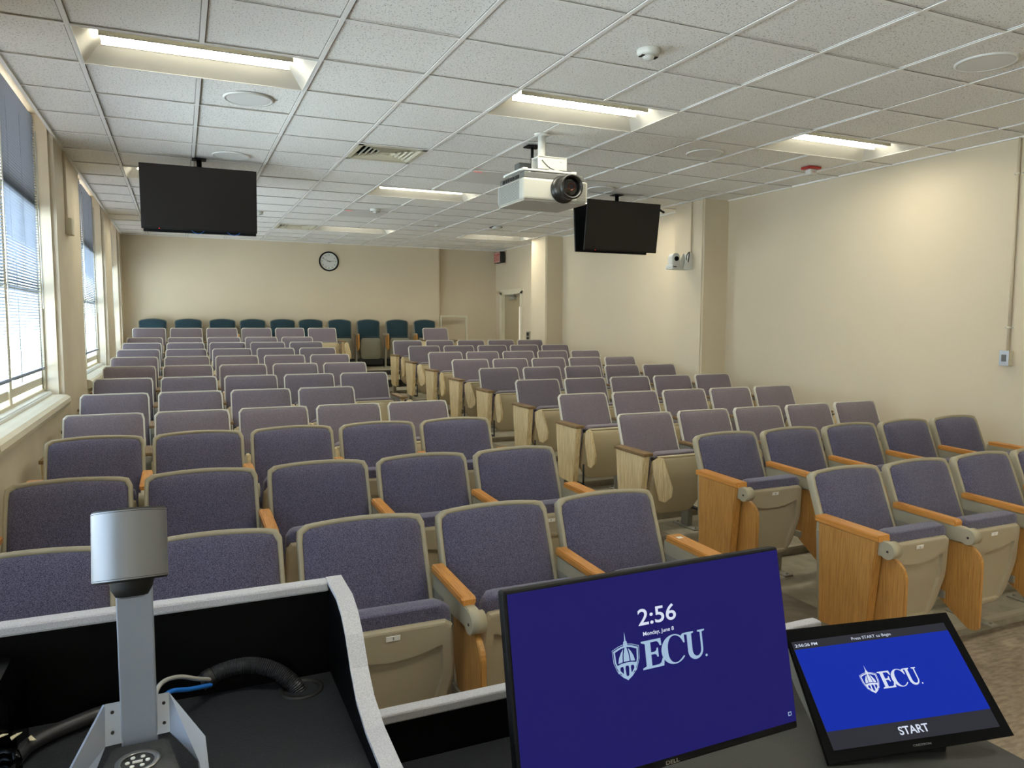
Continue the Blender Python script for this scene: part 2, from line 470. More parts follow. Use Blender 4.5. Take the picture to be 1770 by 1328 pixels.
box(bm, XR, XR + .25, YF - .2, DY0, -.1, WZ); box(bm, XR, XR + .25, DY1, 9.6, -.1, WZ); box(bm, XR, XR + .25, DY0, DY1, DZ1, WZ)
struct('wall_right', bm, 'wall_paint')
for k, (a, b_, xw) in enumerate(((2.23, 2.80, 6.12), (6.45, 7.05, 6.17))):
    bm = B(); vs = box(bm, xw, XR + .02, a, b_, -.05, WZ)
    es = [e for e in {e for v in vs for e in v.link_edges} if all(abs(v.co.x - xw) < 1e-4 for v in e.verts) and abs(e.verts[0].co.y - e.verts[1].co.y) < 1e-4]
    bmesh.ops.bevel(bm, geom=es, offset=.02, segments=3, affect='EDGES')
    struct('wall_column', bm, 'wall_paint')
bm = B(); box(bm, XL, 5.2, YB - .02, YB, TH[13], TH[13] + .13); struct('baseboard_back', bm, 'riser_dark')
bm = B(); box(bm, XL, XL + .028, -6.0, 9.2, .47, .53, .008); struct('trim_2', bm, 'trim_paint')

# windows: sash frames, glass, bullnose sills
for k, (a, b_) in enumerate(win):
    wn = 'window_%d' % (k + 1)
    mid = (a + b_) / 2
    root = bpy.data.objects.new(wn, None); COL.objects.link(root); root['kind'] = 'structure'; root.location = (XL, mid, SILL)
    L = lambda nm, bm_, mt: obj(nm, bm_, mt, root, (-XL, -mid, -SILL))
    bm = B()
    X0, X1 = -.63, -.555
    box(bm, X0, X1, a - .01, a + .05, SILL, H + .2, .004); box(bm, X0, X1, b_ - .05, b_ + .01, SILL, H + .2, .004)
    box(bm, X0 - .01, X1 + .012, mid - .035, mid + .035, SILL, H + .2, .006)
    box(bm, X0, X1 + .01, a, b_, SILL - .02, SILL + .075, .006)
    box(bm, X0 + .01, X1, a, b_, SILL + .11, SILL + .17, .005)
    for s0, s1 in ((a + .05, mid - .03), (mid + .03, b_ - .05)):
        box(bm, X0 + .01, X1 - .01, s0, s1, 1.86, 1.90); box(bm, X0 + .01, X1 - .01, s0, s1, 2.50, 2.56)
        q = s0 + (s1 - s0) * .52
        box(bm, X0 + .012, X0 + .04, q - .02, q + .02, SILL + .1, 2.52)
    L('window_frame', bm, 'trim_paint')
    bm = B(); box(bm, -.604, -.600, a + .04, b_ - .04, SILL + .1, 2.52); L('window_glass', bm, 'window_glass')
    bm = B(); box(bm, -.620, -.600, a + .04, b_ - .04, 2.56, H + .18); L('transom_panel', bm, 'frosted')
    bm = B()
    prof = [(-.60, SILL - .07), (XL + .015, SILL - .07), (XL + .04, SILL - .058), (XL + .05, SILL - .03), (XL + .045, SILL + .0), (XL + .022, SILL + .018), (XL - .02, SILL + .024), (-.60, SILL + .03)]
    prism(bm, prof, a - .0, b_ + .0, 'y')
    L('window_sill', bm, 'trim_paint')
    # the sill is a prism along y: pts are (x,z)
    bm = B(); box(bm, -.555, -.50, a, b_ - .03, SILL + .02, SILL + .055, .008); box(bm, -.50, -.492, a, b_ - .05, SILL + .02, SILL + .045); L('sill_track', bm, 'white_metal')
    bm = B(); cyl(bm, (-.545, b_ - .02, SILL + .06), (-.545, b_ - .02, H), .012, seg=10); L('jamb_strip', bm, 'trim_paint')
    # venetian blinds, two per window
    if k > 3: continue           # the frontmost window, behind the lectern, is unseen, added bare to bring more daylight
    for h_, (s0, s1) in enumerate(((a + .06, mid - .045), (mid + .045, b_ - .06))):
        zb = 1.27
        pos = {0: 'front window', 1: 'middle window', 2: 'rear window', 3: 'window beside the lectern'}[k] + (', nearer half' if h_ == 0 else ', farther half')
        t = thing('venetian_blind', 'pale blue-white venetian blind in the ' + pos, 'blind', (-.54, (s0 + s1) / 2, zb), 0, 'venetian blinds in the left wall windows')
        off = (.54, -(s0 + s1) / 2, -zb)
        bm = B(); z = zb + .03
        ang = -.30
        while z < H + .12:
            dx, dz = .0125 * math.cos(ang), .0125 * math.sin(ang)
            v = [bm.verts.new(p) for p in ((-.54 - dx, s0, z + dz), (-.54 + dx, s0, z - dz), (-.54 + dx, s1, z - dz), (-.54 - dx, s1, z + dz))]
            vm0 = bm.verts.new((-.54, s0, z + .0022)); vm1 = bm.verts.new((-.54, s1, z + .0022))
            bm.faces.new((v[0], vm0, vm1, v[3])); bm.faces.new((vm0, v[1], v[2], vm1))
            z += .0208
        obj('slats', bm, 'slat', t, off)
        bm = B(); box(bm, -.553, -.527, s0, s1, zb, zb + .018, .004); obj('bottom_rail', bm, 'slat', t, off)
        bm = B()
        for q in (.12, .5, .88):
            yq = s0 + (s1 - s0) * q
            box(bm, -.5275, -.5265, yq - .001, yq + .001, zb, H); box(bm, -.5535, -.5525, yq - .001, yq + .001, zb, H)
        obj('ladder_cords', bm, 'slat', t, off)
        bm = B(); cyl(bm, (-.515, s1 - .04, 1.75), (-.515, s1 - .04, H), .004, seg=8); obj('tilt_wand', bm, 'plastic_white', t, off)
# neighbouring wing added to cut the outdoor glare seen between the slats
bm = B(); box(bm, -14, -.95, 17.0, 17.6, -5, 11)
for q in range(9): box(bm, -13.4 + q * 1.5, -12.9 + q * 1.5, 16.8, 17.0, -5, 11, mi=1)
struct('added_exterior_wing', bm, ['exterior_brick', 'exterior_dark'])

# rear door
bm = B()
root = bpy.data.objects.new('door_1', None); COL.objects.link(root); root['kind'] = 'structure'; root.location = (XR, (DY0 + DY1) / 2, TH[12] - .4)
off = (-XR, -(DY0 + DY1) / 2, -(TH[12] - .4))
FZ = .31
bm = B(); box(bm, XR + .06, XR + .10, DY0 + .045, DY0 + .16, FZ, DZ1 - .05); box(bm, XR + .06, XR + .10, DY0 + .26, DY1 - .045, FZ, DZ1 - .05); box(bm, XR + .06, XR + .10, DY0 + .16, DY0 + .26, DZ1 - .3, DZ1 - .05); box(bm, XR + .06, XR + .10, DY0 + .16, DY0 + .26, FZ, FZ + .5); obj('door_leaf', bm, 'door_tan', root, off)
bm = B(); box(bm, XR + .075, XR + .085, DY0 + .16, DY0 + .26, FZ + .5, DZ1 - .3); obj('door_glass', bm, 'door_light', root, off)
bm = B()
for y0, y1, z0, z1 in ((DY0 - .05, DY0 + .045, FZ, DZ1), (DY1 - .045, DY1 + .05, FZ, DZ1), (DY0 - .05, DY1 + .05, DZ1 - .05, DZ1 + .05)):
    box(bm, XR - .015, XR + .12, y0, y1, z0, z1)
obj('door_frame', bm, 'trim_paint', root, off)
bm = B(); box(bm, XR + .0, XR + .06, DY0 + .35, DY0 + .62, DZ1 - .16, DZ1 - .085, .006); box(bm, XR - .03, XR + .0, DY0 + .3, DY0 + .72, DZ1 - .075, DZ1 - .055, .004); obj('door_closer', bm, 'steel_painted', root, off)

# ================================================================== CEILING ITEMS
def troffer_meshes():
    W, D = 2 * T - .03, T - .03; wx, wy = W / 2, D / 2
    dp = .105; ly = .075; lx = wx - .10
    bm = B()
    # sloping reflector sides rising to the lamp basket, closed ends
    o4 = [(-wx, -wy, 0), (wx, -wy, 0), (wx, wy, 0), (-wx, wy, 0)]
    i4 = [(-lx, -wy * .62, dp), (lx, -wy * .62, dp), (lx, wy * .62, dp), (-lx, wy * .62, dp)]
    A = [bm.verts.new(p) for p in o4]; I = [bm.verts.new(p) for p in i4]
    for i in range(4): bm.faces.new((A[i], I[i], I[(i + 1) % 4], A[(i + 1) % 4]))
    bm.faces.new(I)
    refl = new_mesh('reflector', bm, 'reflector')
    bm = B()
    for x0, x1, y0, y1 in ((-wx - .012, wx + .012, -wy - .012, -wy), (-wx - .012, wx + .012, wy, wy + .012), (-wx - .012, -wx, -wy, wy), (wx, wx + .012, -wy, wy)):
        box(bm, x0, x1, y0, y1, -.002, .012)
    frm = new_mesh('housing_frame', bm, 'white_metal')
    bm = B(); seg = 8; zc = .035
    ring0 = []; ring1 = []
    for k in range(seg + 1):
        a = PI * k / seg
        ring0.append(bm.verts.new((-lx + .004, -ly * math.cos(a), zc + .05 - .028 * math.sin(a)))); ring1.append(bm.verts.new((lx - .004, -ly * math.cos(a), zc + .05 - .028 * math.sin(a))))
    for k in range(seg): f = bm.faces.new((ring0[k], ring0[k + 1], ring1[k + 1], ring1[k])); f.smooth = True
    lens = new_mesh('lamp_lens', bm, 'lamp_lens')
    bm = B()
    for s in (-1, 1): box(bm, -lx, lx, s * (ly + .004) - .006, s * (ly + .004) + .006, zc + .008, zc + .040, .002)
    bask = new_mesh('lens_basket', bm, 'steel_painted')
    return refl, frm, lens, bask
TRM = troffer_meshes()
pos_name = {(0, -1): 'nearest the camera on the window side', (4, -1): 'directly in front of the projector', (8, -1): 'above the bare right wall', (0, 5): 'just behind the left television', (4, 5): 'behind the square ceiling vent', (8, 5): 'behind the right pair of televisions', (0, 11): 'in the far left corner by the back wall', (4, 11): 'in front of the wall clock', (8, 11): 'beside the far column'}
for (i, j) in lights:
    lb = 'recessed white ceiling light, ' + pos_name.get((i, j), 'above the front of the room, %s, %s row' % ({0: 'left', 4: 'centre', 8: 'right'}[i], 'nearer' if j == -7 else 'farthest back'))
    t = thing('ceiling_light', lb, 'light', ((i + 1) * T, (j + .5) * T, H), 0, 'recessed ceiling lights')
    for nm, me in zip(('reflector', 'housing_frame', 'lamp_lens', 'lens_basket'), TRM): link(nm, me, t)

def vent(i, j, lb):
    t = thing('ceiling_vent', lb, 'vent', ((i + .5) * T, (j + .5) * T, H), 0, 'square ceiling diffusers')
    hw = T / 2 - .014
    bm = B(); box(bm, -hw, hw, -hw, hw, .10, .11); obj('vent_back', bm, 'black_matte', t)
    bm = B()
    for x0, x1, y0, y1 in ((-hw, hw, -hw, -hw + .04), (-hw, hw, hw - .04, hw), (-hw, -hw + .04, -hw, hw), (hw - .04, hw, -hw, hw)): box(bm, x0, x1, y0, y1, -.003, .01)
    obj('vent_frame', bm, 'plastic_cream', t)
    # four-way blades: concentric chevrons
    bm = B()
    for q in range(5):
        r0 = hw - .05 - q * .042
        for a in range(4):
            M = Matrix.Rotation(a * PI / 2, 4, 'Z')
            v = [bm.verts.new(M @ Vector(p)) for p in ((-r0, -r0, .002), (r0, -r0, .002), (r0 - .014, -r0 + .014, .036), (-r0 + .014, -r0 + .014, .036))]
            bm.faces.new(v)
    c = hw - .05 - 5 * .042
    box(bm, -c, c, -c, c, .0, .004)
    obj('vent_blades', bm, 'plastic_cream', t)
vent(3, 2, 'square white ceiling vent left of the projector')
vent(3, 11, 'square white ceiling vent above the back rows near the clock')

def array_mic(i, j, lb):
    t = thing('ceiling_microphone', lb, 'microphone', ((i + .5) * T, (j + .5) * T, H), 0, 'flat ceiling microphones')
    hw = T / 2 - .012
    bm = B(); box(bm, -hw, hw, -hw, hw, -.004, .03, .003); obj('panel', bm, 'mic_panel', t)
    bm = B(); box(bm, -hw - .002, -hw + .014, -hw, hw, -.006, .0); obj('edge_strip', bm, 'white_metal', t)
    bm = B(); box(bm, -hw + .03, -hw + .11, -hw + .025, -hw + .037, -.0055, -.003); obj('status_light', bm, 'led_red', t)
array_mic(5, 3, 'flat grey ceiling microphone panel with red light left of projector')
array_mic(4, 8, 'flat grey ceiling microphone panel with red light near far lights')

def speaker(x, y, lb):
    t = thing('ceiling_speaker', lb, 'speaker', (x, y, H), 0, 'round ceiling speakers')
    bm = B(); lathe(bm, [(0.135, .006), (.142, -.004), (.155, -.004), (.158, .006)], 40); obj('trim_ring', bm, 'white_metal', t)
    bm = B(); lathe(bm, [(0, -.002), (.138, -.002), (.138, .006)], 40, None, False); obj('grille', bm, 'speaker_grille', t)
speaker(1.5 * T, .55 * T, 'round ceiling speaker behind the nearest window-side light')
speaker(1.5 * T, 3.55 * T, 'round ceiling speaker above the left television')
speaker(7.55 * T, -3.47 * T, 'round ceiling speaker at the upper right corner of the photo')
speaker(7.58 * T, .56 * T, 'round ceiling speaker left of the red strobe')
speaker(7.72 * T, 3.6 * T, 'round ceiling speaker above the right televisions')

def detector(x, y, lb, r=.055, dome=True, dark=False, hang=0.03):
    t = thing('ceiling_sensor', lb, 'sensor', (x, y, H), 0, 'round white ceiling sensors')
    bm = B(); lathe(bm, [(r * .95, .006), (r, 0), (r * 1.0, -hang * .5), (r * .85, -hang), (0, -hang)], 28); obj('sensor_base', bm, 'plastic_white', t)
    if dome:
        bm = B(); lathe(bm, [(r * .55, -hang), (r * .45, -hang - .012), (r * .25, -hang - .02), (0, -hang - .022)], 20); obj('sensor_dome', bm, 'plastic_white', t)
        for s in (-1, 1):
            bm = B(); box(bm, s * r * .68 - .009, s * r * .68 + .009, -.018, .018, -hang - .003, -hang * .8); obj('sensor_window', bm, 'ink_dark', t)
    if dark:
        bm = B(); box(bm, -r * 1.1, r * 1.1, -r * .5, r * 1.2, -.016, -.002); obj('back_plate', bm, 'ink_dark', t)
detector(2.79, -1.49, 'round white ceiling sensor with dark windows nearest the camera', .062)
detector(2.815, 4.70, 'white smoke detector behind the long light left of centre', .07)
detector(4.046, 5.907, 'tiny white ceiling sensor midway to the back wall', .035, False, False, .012)
detector(4.912, 5.642, 'white ceiling sensor with dark plate behind the projector', .075, False, True, .035)
detector(1.456, 5.57, 'white ceiling sensor beside the left television right edge', .06)
# fire strobe
t = thing('fire_strobe', 'red ceiling fire strobe with clear lens near the right wall', 'alarm', (5.87, .368, H))
bm = B(); box(bm, -.075, .075, -.055, .055, -.022, .0, .008); obj('strobe_base', bm, 'red_plastic', t)
bm = B(); box(bm, -.04, .04, -.035, .035, -.075, -.022, .008); obj('strobe_lens', bm, 'plastic_white', t)
text_obj('strobe_text', 'FIRE', 'red_plastic', t, height=.014, y=-.0358, z0=-.055)

# ceiling televisions, back to back in a V
def tv_pair(x, y, lb1, lb2, dx):
    ztop = H - .10; W, Hh = .955, .552; tilt = math.radians(8)
    root_m = thing('television_mount', 'black ceiling mount between the ' + lb1[1] + ' televisions', 'mount', (x + dx / 2, y + .18, H), 0, 'black television mounts')
    bm = B(); cyl(bm, (0, 0, 0), (0, 0, -.32), .022); box(bm, -.06, .06, -.06, .06, -.008, 0, .003); obj('mount_pole', bm, 'black_matte', root_m)
    bm = B(); box(bm, -.24, .24, -.03, .03, -.36, -.26, .004); box(bm, -.02, .02, -.04, .04, -.42, -.14); obj('mount_bracket', bm, 'black_matte', root_m)
    for s, lb, xx in ((1, lb1[0], x), (-1, lb2, x + dx)):
        yy_ = y if s == 1 else y + .345
        M = Matrix.Translation((xx, yy_, ztop)) @ (Matrix.Identity(4) if s == 1 else Matrix.Rotation(PI, 4, 'Z')) @ Matrix.Rotation(tilt if s == 1 else tilt * .6, 4, 'X')
        # local: top edge at z=0, screen faces -y; tilt sends the bottom backwards
        t = thing('television', lb, 'television', group='black ceiling televisions', M=M)
        bm = B(); box(bm, -W / 2, W / 2, 0, .028, -Hh, 0, .004); obj('cabinet', bm, 'black_matte', t)
        bm = B(); box(bm, -.30, .30, .028, .050, -Hh + .06, -.20, .008); obj('rear_housing', bm, 'black_matte', t)
        bm = B(); box(bm, -W / 2 + .008, W / 2 - .008, -.0015, .002, -Hh + .016, -.008); obj('screen', bm, 'tv_screen', t)
        if s == 1:
            bm = B(); box(bm, -.34, -.332, -.003, .0, -Hh + .004, -Hh + .01); obj('power_light', bm, 'led_red', t)
mat('tv_screen', (17, 14, 16), 0.3, spec=0.35)
tv_pair(.655, 2.255, ('black television screen hanging from ceiling on the window side', 'left'), 'rear-facing black television behind the left ceiling screen', .01)
tv_pair(5.055, 2.26, ('black television screen hanging from ceiling on the right, in front', 'right'), 'rear-facing black television seen edge-on behind the right screen', .0)
t = thing('television_cable', 'thin blue cable looping below the left television', 'cable', (.655, 2.47, H - .655))
bm = B(); tube(bm, bez([(-.10, 0, .05), (-.05, -.01, .005), (0, -.01, .0), (.06, 0, .05)]), .0025, 6); tube(bm, bez([(.20, 0, .05), (.26, -.01, .0), (.32, -.01, .005), (.36, 0, .05)]), .0025, 6); obj('cable_run', bm, 'cable_blue', t)
t = thing('bracket_arm', 'short black arm sticking out at the right television top corner', 'bracket', (5.55, 2.36, H - .11))
bm = B(); tube(bm, bez([(-.03, 0, 0), (.01, 0, -.01), (.05, .0, -.04), (.10, 0, -.06)]), .013, 8); obj('arm', bm, 'black_matte', t)

# projector
px_, py_ = 3.055, .33
t = thing('projector', 'white ceiling projector with a large black lens', 'projector', (px_, py_, H - .55))
hx, hy0, hy1, hz = .272, -.25, .235, .165
bm = B(); box(bm, -hx, hx, hy0, hy1, 0.006, hz, .018, seg=3); obj('body', bm, 'projector_white', t)
bm = B(); box(bm, -hx + .012, hx - .012, hy0 + .012, hy1 - .01, -.003, .008, .003); obj('underside', bm, 'proj_under', t)
bm = B(); box(bm, -.022, .022, -.125, -.118, -.0045, -.002); obj('brand_mark', bm, 'plastic_white', t)
bm = B(); box(bm, -hx + .012, hx - .03, hy0 + .01, hy1 - .02, hz - .002, hz + .042, .006); obj('upper_housing', bm, 'proj_grey', t)
bm = B()
for q in range(16): box(bm, -hx - .002, -hx + .001, hy0 + .07, hy1 - .03, .018 + q * .0085, .0215 + q * .0085)
obj('side_grille', bm, 'proj_grey', t)
bm = B()
for q in range(17):
    box(bm, hx - .10, hx - .02, hy0 - .0015, hy0 + .001, .018 + q * .0082, .0215 + q * .0082)
obj('front_grille', bm, 'proj_grey', t)
ln = obj('lens_barrel', (lambda bm_: (lathe(bm_, [(.100, -.0), (.104, .012), (.098, .02), (.084, .022), (.082, .12), (.090, .128), (.092, .15), (.088, .158), (.076, .158), (.072, .13), (.06, .11)], 40), bm_)[1])(B()), 'lens_ring', t, (.055, hy0 + .005, .093), (PI / 2, 0, 0))
bm = B(); lathe(bm, [(.073, .128), (.05, .138), (.02, .142), (0, .143)], 32); obj('front_glass', bm, 'dark_glass', ln)
bm = B(); lathe(bm, [(.03, .1425), (.022, .1445), (.022, .1435)], 24); obj('coating_ring', bm, 'lens_coat', ln)
bm = B()
for q in range(7): box(bm, -hx + .006, -hx + .013, hy0 + .1 + q * .045, hy0 + .13 + q * .045, hz + .006, hz + .03)
obj('side_ports', bm, 'ink_dark', t)
t = thing('projector_mount', 'white steel pole and bracket holding the projector', 'mount', (px_, py_, H))
bm = B(); cyl(bm, (0, 0, -.30), (0, 0, 0), .030, seg=24); lathe(bm, [(0, 0), (.06, 0), (.058, -.012), (.03, -.016)], 24); obj('pole', bm, 'white_metal', t)
bm = B(); box(bm, -.06, .19, -.06, -.052, -.275, -.175, .004); box(bm, -.06, .19, .05, .058, -.275, -.175, .004); box(bm, -.06, .19, -.06, .058, -.19, -.18, .003)
for q in (-.02, .14): cyl(bm, (q, -.066, -.21), (q, -.058, -.21), .007, seg=12)
obj('bracket', bm, 'white_metal', t)
bm = B()
for y0, y1 in ((-.20, -.16), (.13, .17)): box(bm, -.25, .20, y0, y1, -.325, -.312, .003)
for x0, x1 in ((-.25, -.21), (.16, .20), (-.04, .04)): box(bm, x0, x1, -.2, .17, -.32, -.306, .003)
for q in ((-.15, -.1), (.1, -.1), (-.15, .1), (.1, .1)): cyl(bm, (q[0], q[1], -.35), (q[0], q[1], -.30), .008, seg=8)
obj('mounting_plate', bm, 'white_metal', t)
bm = B(); tube(bm, bez([(-.03, -.068, -.21), (.03, -.068, -.26), (.10, -.07, -.285), (.15, -.06, -.30)]), .003, 6); obj('safety_wire', bm, 'ink_dark', t)
t = thing('ceiling_bracket', 'small black ceiling bracket with flat plate behind the projector pole', 'bracket', (3.16, .72, H))
bm = B(); box(bm, -.06, .06, -.05, .05, -.012, .0, .003); cyl(bm, (0, 0, -.16), (0, 0, 0), .012, seg=12); obj('bracket_body', bm, 'black_matte', t)
bm = B(); box(bm, -.14, .02, -.05, .05, -.215, -.15, .008); obj('receiver_box', bm, 'proj_grey', t)

# ================================================================== WALL ITEMS
# clock on the back wall
t = thing('wall_clock', 'round black-rimmed wall clock on the back wall', 'clock', (3.035, YB, H - .332))
R_ = .183
MX = Matrix.Rotation(PI / 2, 4, 'X')
bm = B(); lathe(bm, [(R_ - .026, .02), (R_ - .022, .034), (R_ - .01, .038), (R_, .028), (R_, 0), (R_ - .03, 0)], 56, MX); obj('clock_rim', bm, 'black_matte', t)
bm = B(); lathe(bm, [(0, .016), (R_ - .02, .016)], 56, MX, False); obj('clock_face', bm, 'plastic_white', t)
fs = bpy.data.objects
for k in range(1, 13):
    a = PI / 2 - k * PI / 6
    text_obj('numeral', str(k), 'ink_dark', t, height=.026, y=-.0175, cx=.122 * math.cos(a), z0=.122 * math.sin(a) - .013, bold=.01)
for nm, ang, ln_, wd in (('hour_hand', 272, .09, .008), ('minute_hand', 298, .13, .006)):
    a = math.radians(ang); d = Vector((math.sin(a), 0, math.cos(a)))
    pass
def hand(nm, clock_deg, length, wd, yy_):
    a = math.radians(clock_deg); d = Vector((math.sin(a), 0, math.cos(a))); s = Vector((d.z, 0, -d.x)) * wd / 2
    bm = B(); p = [-d * .03 - s, -d * .03 + s, d * length + s * .5, d * length - s * .5]
    v0 = [bm.verts.new(q + Vector((0, yy_, 0))) for q in p]; v1 = [bm.verts.new(q + Vector((0, yy_ - .0015, 0))) for q in p]
    bm.faces.new(v0); bm.faces.new(v1[::-1])
    for i in range(4): bm.faces.new((v0[i], v0[(i + 1) % 4], v1[(i + 1) % 4], v1[i]))
    bmesh.ops.recalc_face_normals(bm, faces=bm.faces[:])
    obj(nm, bm, 'ink_dark', t)
hand('hour_hand', 88, .10, .009, -.021); hand('minute_hand', 296, .125, .007, -.024)
# conduit and outlet box on the right wall
t = thing('outlet_box', 'steel outlet box on the right wall with painted conduit above', 'outlet', (XR, -1.147, 1.33), -PI / 2)
bm = B(); box(bm, -.035, .035, -.052, 0, .0, .115, .003); obj('box_body', bm, 'plastic_cream', t)
bm = B(); box(bm, -.038, .038, -.057, -.052, -.003, .118, .002); obj('cover_plate', bm, 'steel', t)
bm = B(); box(bm, -.018, .018, -.060, -.056, .03, .085, .004); obj('receptacle', bm, 'proj_grey', t)
bm = B(); cyl(bm, (0, -.014, .115), (0, -.014, H - 1.33), .011, seg=12); obj('conduit', bm, 'wall_paint', t)
for z in (.30, 1.50):
    bm = B(); box(bm, -.035, .035, -.006, 0, z - .008, z + .008, .002); box(bm, -.015, .015, -.028, 0, z - .008, z + .008, .006); obj('conduit_strap', bm, 'plastic_cream', t)
    for s in (-1, 1):
        bm = B(); cyl(bm, (s * .028, -.006, z), (s * .028, -.010, z), .005, seg=10); obj('screw', bm, 'steel', t)
# PTZ camera on the near column
t = thing('ptz_camera', 'white dome-head video camera on the near column bracket', 'camera', (6.12, 2.50, H - .81), -PI / 2)
bm = B(); box(bm, -.075, .075, -.29, -.01, 0.0, .008, .002)
prism(bm, [(-.01, 0), (-.01, .20), (-.03, .20), (-.13, .008), (-.13, 0)], .068, .074, 'x'); prism(bm, [(-.01, 0), (-.01, .20), (-.03, .20), (-.13, .008), (-.13, 0)], -.074, -.068, 'x')
box(bm, -.075, .075, -.012, 0, 0, .20, .002)
obj('wall_bracket', bm, 'white_metal', t)
bm = B(); box(bm, -.07, .07, -.285, -.145, .008, .055, .012, seg=3); obj('camera_base', bm, 'plastic_white', t)
bm = B(); prism(bm, rounded([(-.270, .05), (-.160, .05), (-.160, .19), (-.270, .19)], [.005, .005, .05, .05], 8), -.045, .050, 'x', None, .006); obj('camera_head', bm, 'plastic_white', t)
bm = B(); cyl(bm, (.048, -.215, .125), (.066, -.217, .125), .030, .026, seg=24); obj('camera_lens', bm, 'black_gloss', t)
bm = B(); box(bm, .0695, .0725, -.275, -.225, .022, .034); obj('label_strip', bm, 'ink_dark', t)
t = thing('cable_raceway', 'painted vertical cable channel on the near column above the camera', 'raceway', (6.12, 2.455, H - .60), -PI / 2)
bm = B(); box(bm, -.018, .018, -.022, 0, 0, .60, .003); obj('channel', bm, 'wall_paint', t)
bm = B(); tube(bm, bez([(.0, -.025, .0), (.03, -.05, -.04), (.035, -.06, -.10), (.0, -.05, -.16), (-.03, -.05, -.18)]), .006, 8); tube(bm, bez([(.0, -.03, .0), (-.02, -.05, -.05), (.0, -.05, -.14)]), .006, 8); obj('cable_loop', bm, 'ink_dark', t)
# raceway + box between the left windows
t = thing('wall_raceway', 'cream vertical raceway with junction box between the left windows', 'raceway', (XL, 2.56, 2.42), PI / 2)
bm = B(); box(bm, -.02, .02, -.02, 0, .12, H - 2.42, .003); obj('channel', bm, 'bay_paint', t)
bm = B(); box(bm, -.04, .14, -.05, 0, -.02, .12, .005); obj('junction_box', bm, 'plastic_cream', t)
# exit sign above the rear door
t = thing('exit_sign', 'boxy exit sign with red letters above the rear door', 'sign', (XR, 9.05, H - .26), -PI / 2)
bm = B(); box(bm, -.16, .16, -.13, -.03, 0, .22, .006); box(bm, -.05, .05, -.03, 0, .08, .16); obj('sign_housing', bm, 'ink_dark', t)
bm = B(); box(bm, -.152, .152, -.134, -.129, .008, .212); obj('sign_face', bm, 'exit_face', t)
text_obj('sign_text', 'EXIT', 'red_plastic', t, width=.26, height=.14, y=-.136, z0=.04, bold=.02)
# handrail at the back right
t = thing('handrail', 'cream square steel handrail beside the last green chair', 'handrail', (5.21, YB - .04, 0.5))
bm = B(); box(bm, 0, .58, -.025, .025, 1.24, 1.285, .01); box(bm, .535, .58, -.025, .025, -.0, 1.26, .01); box(bm, .0, .025, -.025, .025, .2, 1.26, .008); obj('rail', bm, 'plastic_cream', t)
bm = B(); box(bm, .025, .535, -.012, .012, .72, .75, .004); obj('mid_rail', bm, 'plastic_cream', t)
t = thing('wall_plate', 'small dark double wall plate by the rear door', 'outlet', (XR, 7.80, 1.29), -PI / 2)
bm = B(); box(bm, -.07, .07, -.02, 0, 0, .19, .004); obj('plate', bm, 'steel_painted', t)
bm = B(); box(bm, -.05, .05, -.024, -.019, .02, .085); box(bm, -.05, .05, -.024, -.019, .105, .17); obj('plate_openings', bm, 'ink_dark', t)

# ================================================================== SEATS
S = .533; HS = S / 2
def resample(pts, n_):
    """closed polyline -> n_ evenly spaced points"""
    P = [Vector(p) for p in pts]; L = [0]
    for i in range(len(P)): L.append(L[-1] + (P[(i + 1) % len(P)] - P[i]).length)
    out = []
    for k in range(n_):
        s = L[-1] * k / n_
        i = max(j for j in range(len(P)) if L[j] <= s + 1e-9)
        f = (s - L[i]) / max(1e-9, L[i + 1] - L[i]); out.append(P[i].lerp(P[(i + 1) % len(P)], f))
    return out
def arc_top(wb, wt, h0, h1, ht, r, nn=8):
    """outline: bottom width, top width, bottom, corner height, arc top height, corner radius"""
    pts = [(-wb, h0), (wb, h0), (wt, h1)]; rads = [.03, .03, r]
    for q in range(1, nn): x = wt * (1 - 2 * q / nn); pts.append((x, h1 + (ht - h1) * (1 - (x / wt) ** 2))); rads.append(0)
    pts.append((-wt, h1)); rads.append(r)
    return rounded(pts, rads)
def back_parts(outline, ang, fabric_name, frame_name, rim=.018, thick=.035, bulge=.022):
    """reclined back: outline in (x, s) along the slope from the top (s=0) downwards negative; returns frame, cushion meshes"""
    N_ = 56
    out = [Vector((p[0], p[1])) for p in resample([(p[0], p[1]) for p in outline], N_)]
    c = sum(out, Vector((0, 0))) / N_
    def off(k): # shrink by distance k
        xs = [p.x for p in out]; ys = [p.y for p in out]; hw = (max(xs) - min(xs)) / 2; hh = (max(ys) - min(ys)) / 2
        cy = (max(ys) + min(ys)) / 2
        return [Vector((p.x * (1 - k / hw), cy + (p.y - cy) * (1 - k / hh))) for p in out]
    M = Matrix.Rotation(-ang, 4, 'X')
    P3 = lambda lp, y: [(p.x, y, p.y) for p in lp]
    bm = B()
    pillow(bm, [P3(off(.01), thick), P3(off(0), thick - .01), P3(off(0), .002), P3(off(.003), -.004), P3(off(rim - .003), -.004), P3(off(rim), .002), P3(off(rim + .012), .008)], True, True, M)
    # rear skin
    v = [bm.verts.new(M @ Vector(p)) for p in P3(off(.01), thick)]; bm.faces.new(v)
    frame = new_mesh('back_frame', bm, frame_name)
    bm = B()
    pillow(bm, [P3(off(rim - .001), .004), P3(off(rim + .004), -.004), P3(off(rim + .02), -.006 - bulge * .35), P3(off(rim + .05), -.006 - bulge * .75), P3(off(rim + .10), -.006 - bulge * .95), P3(off(rim + .16), -.006 - bulge)], True, True, M)
    cush = new_mesh('back_cushion', bm, fabric_name)
    return frame, cush
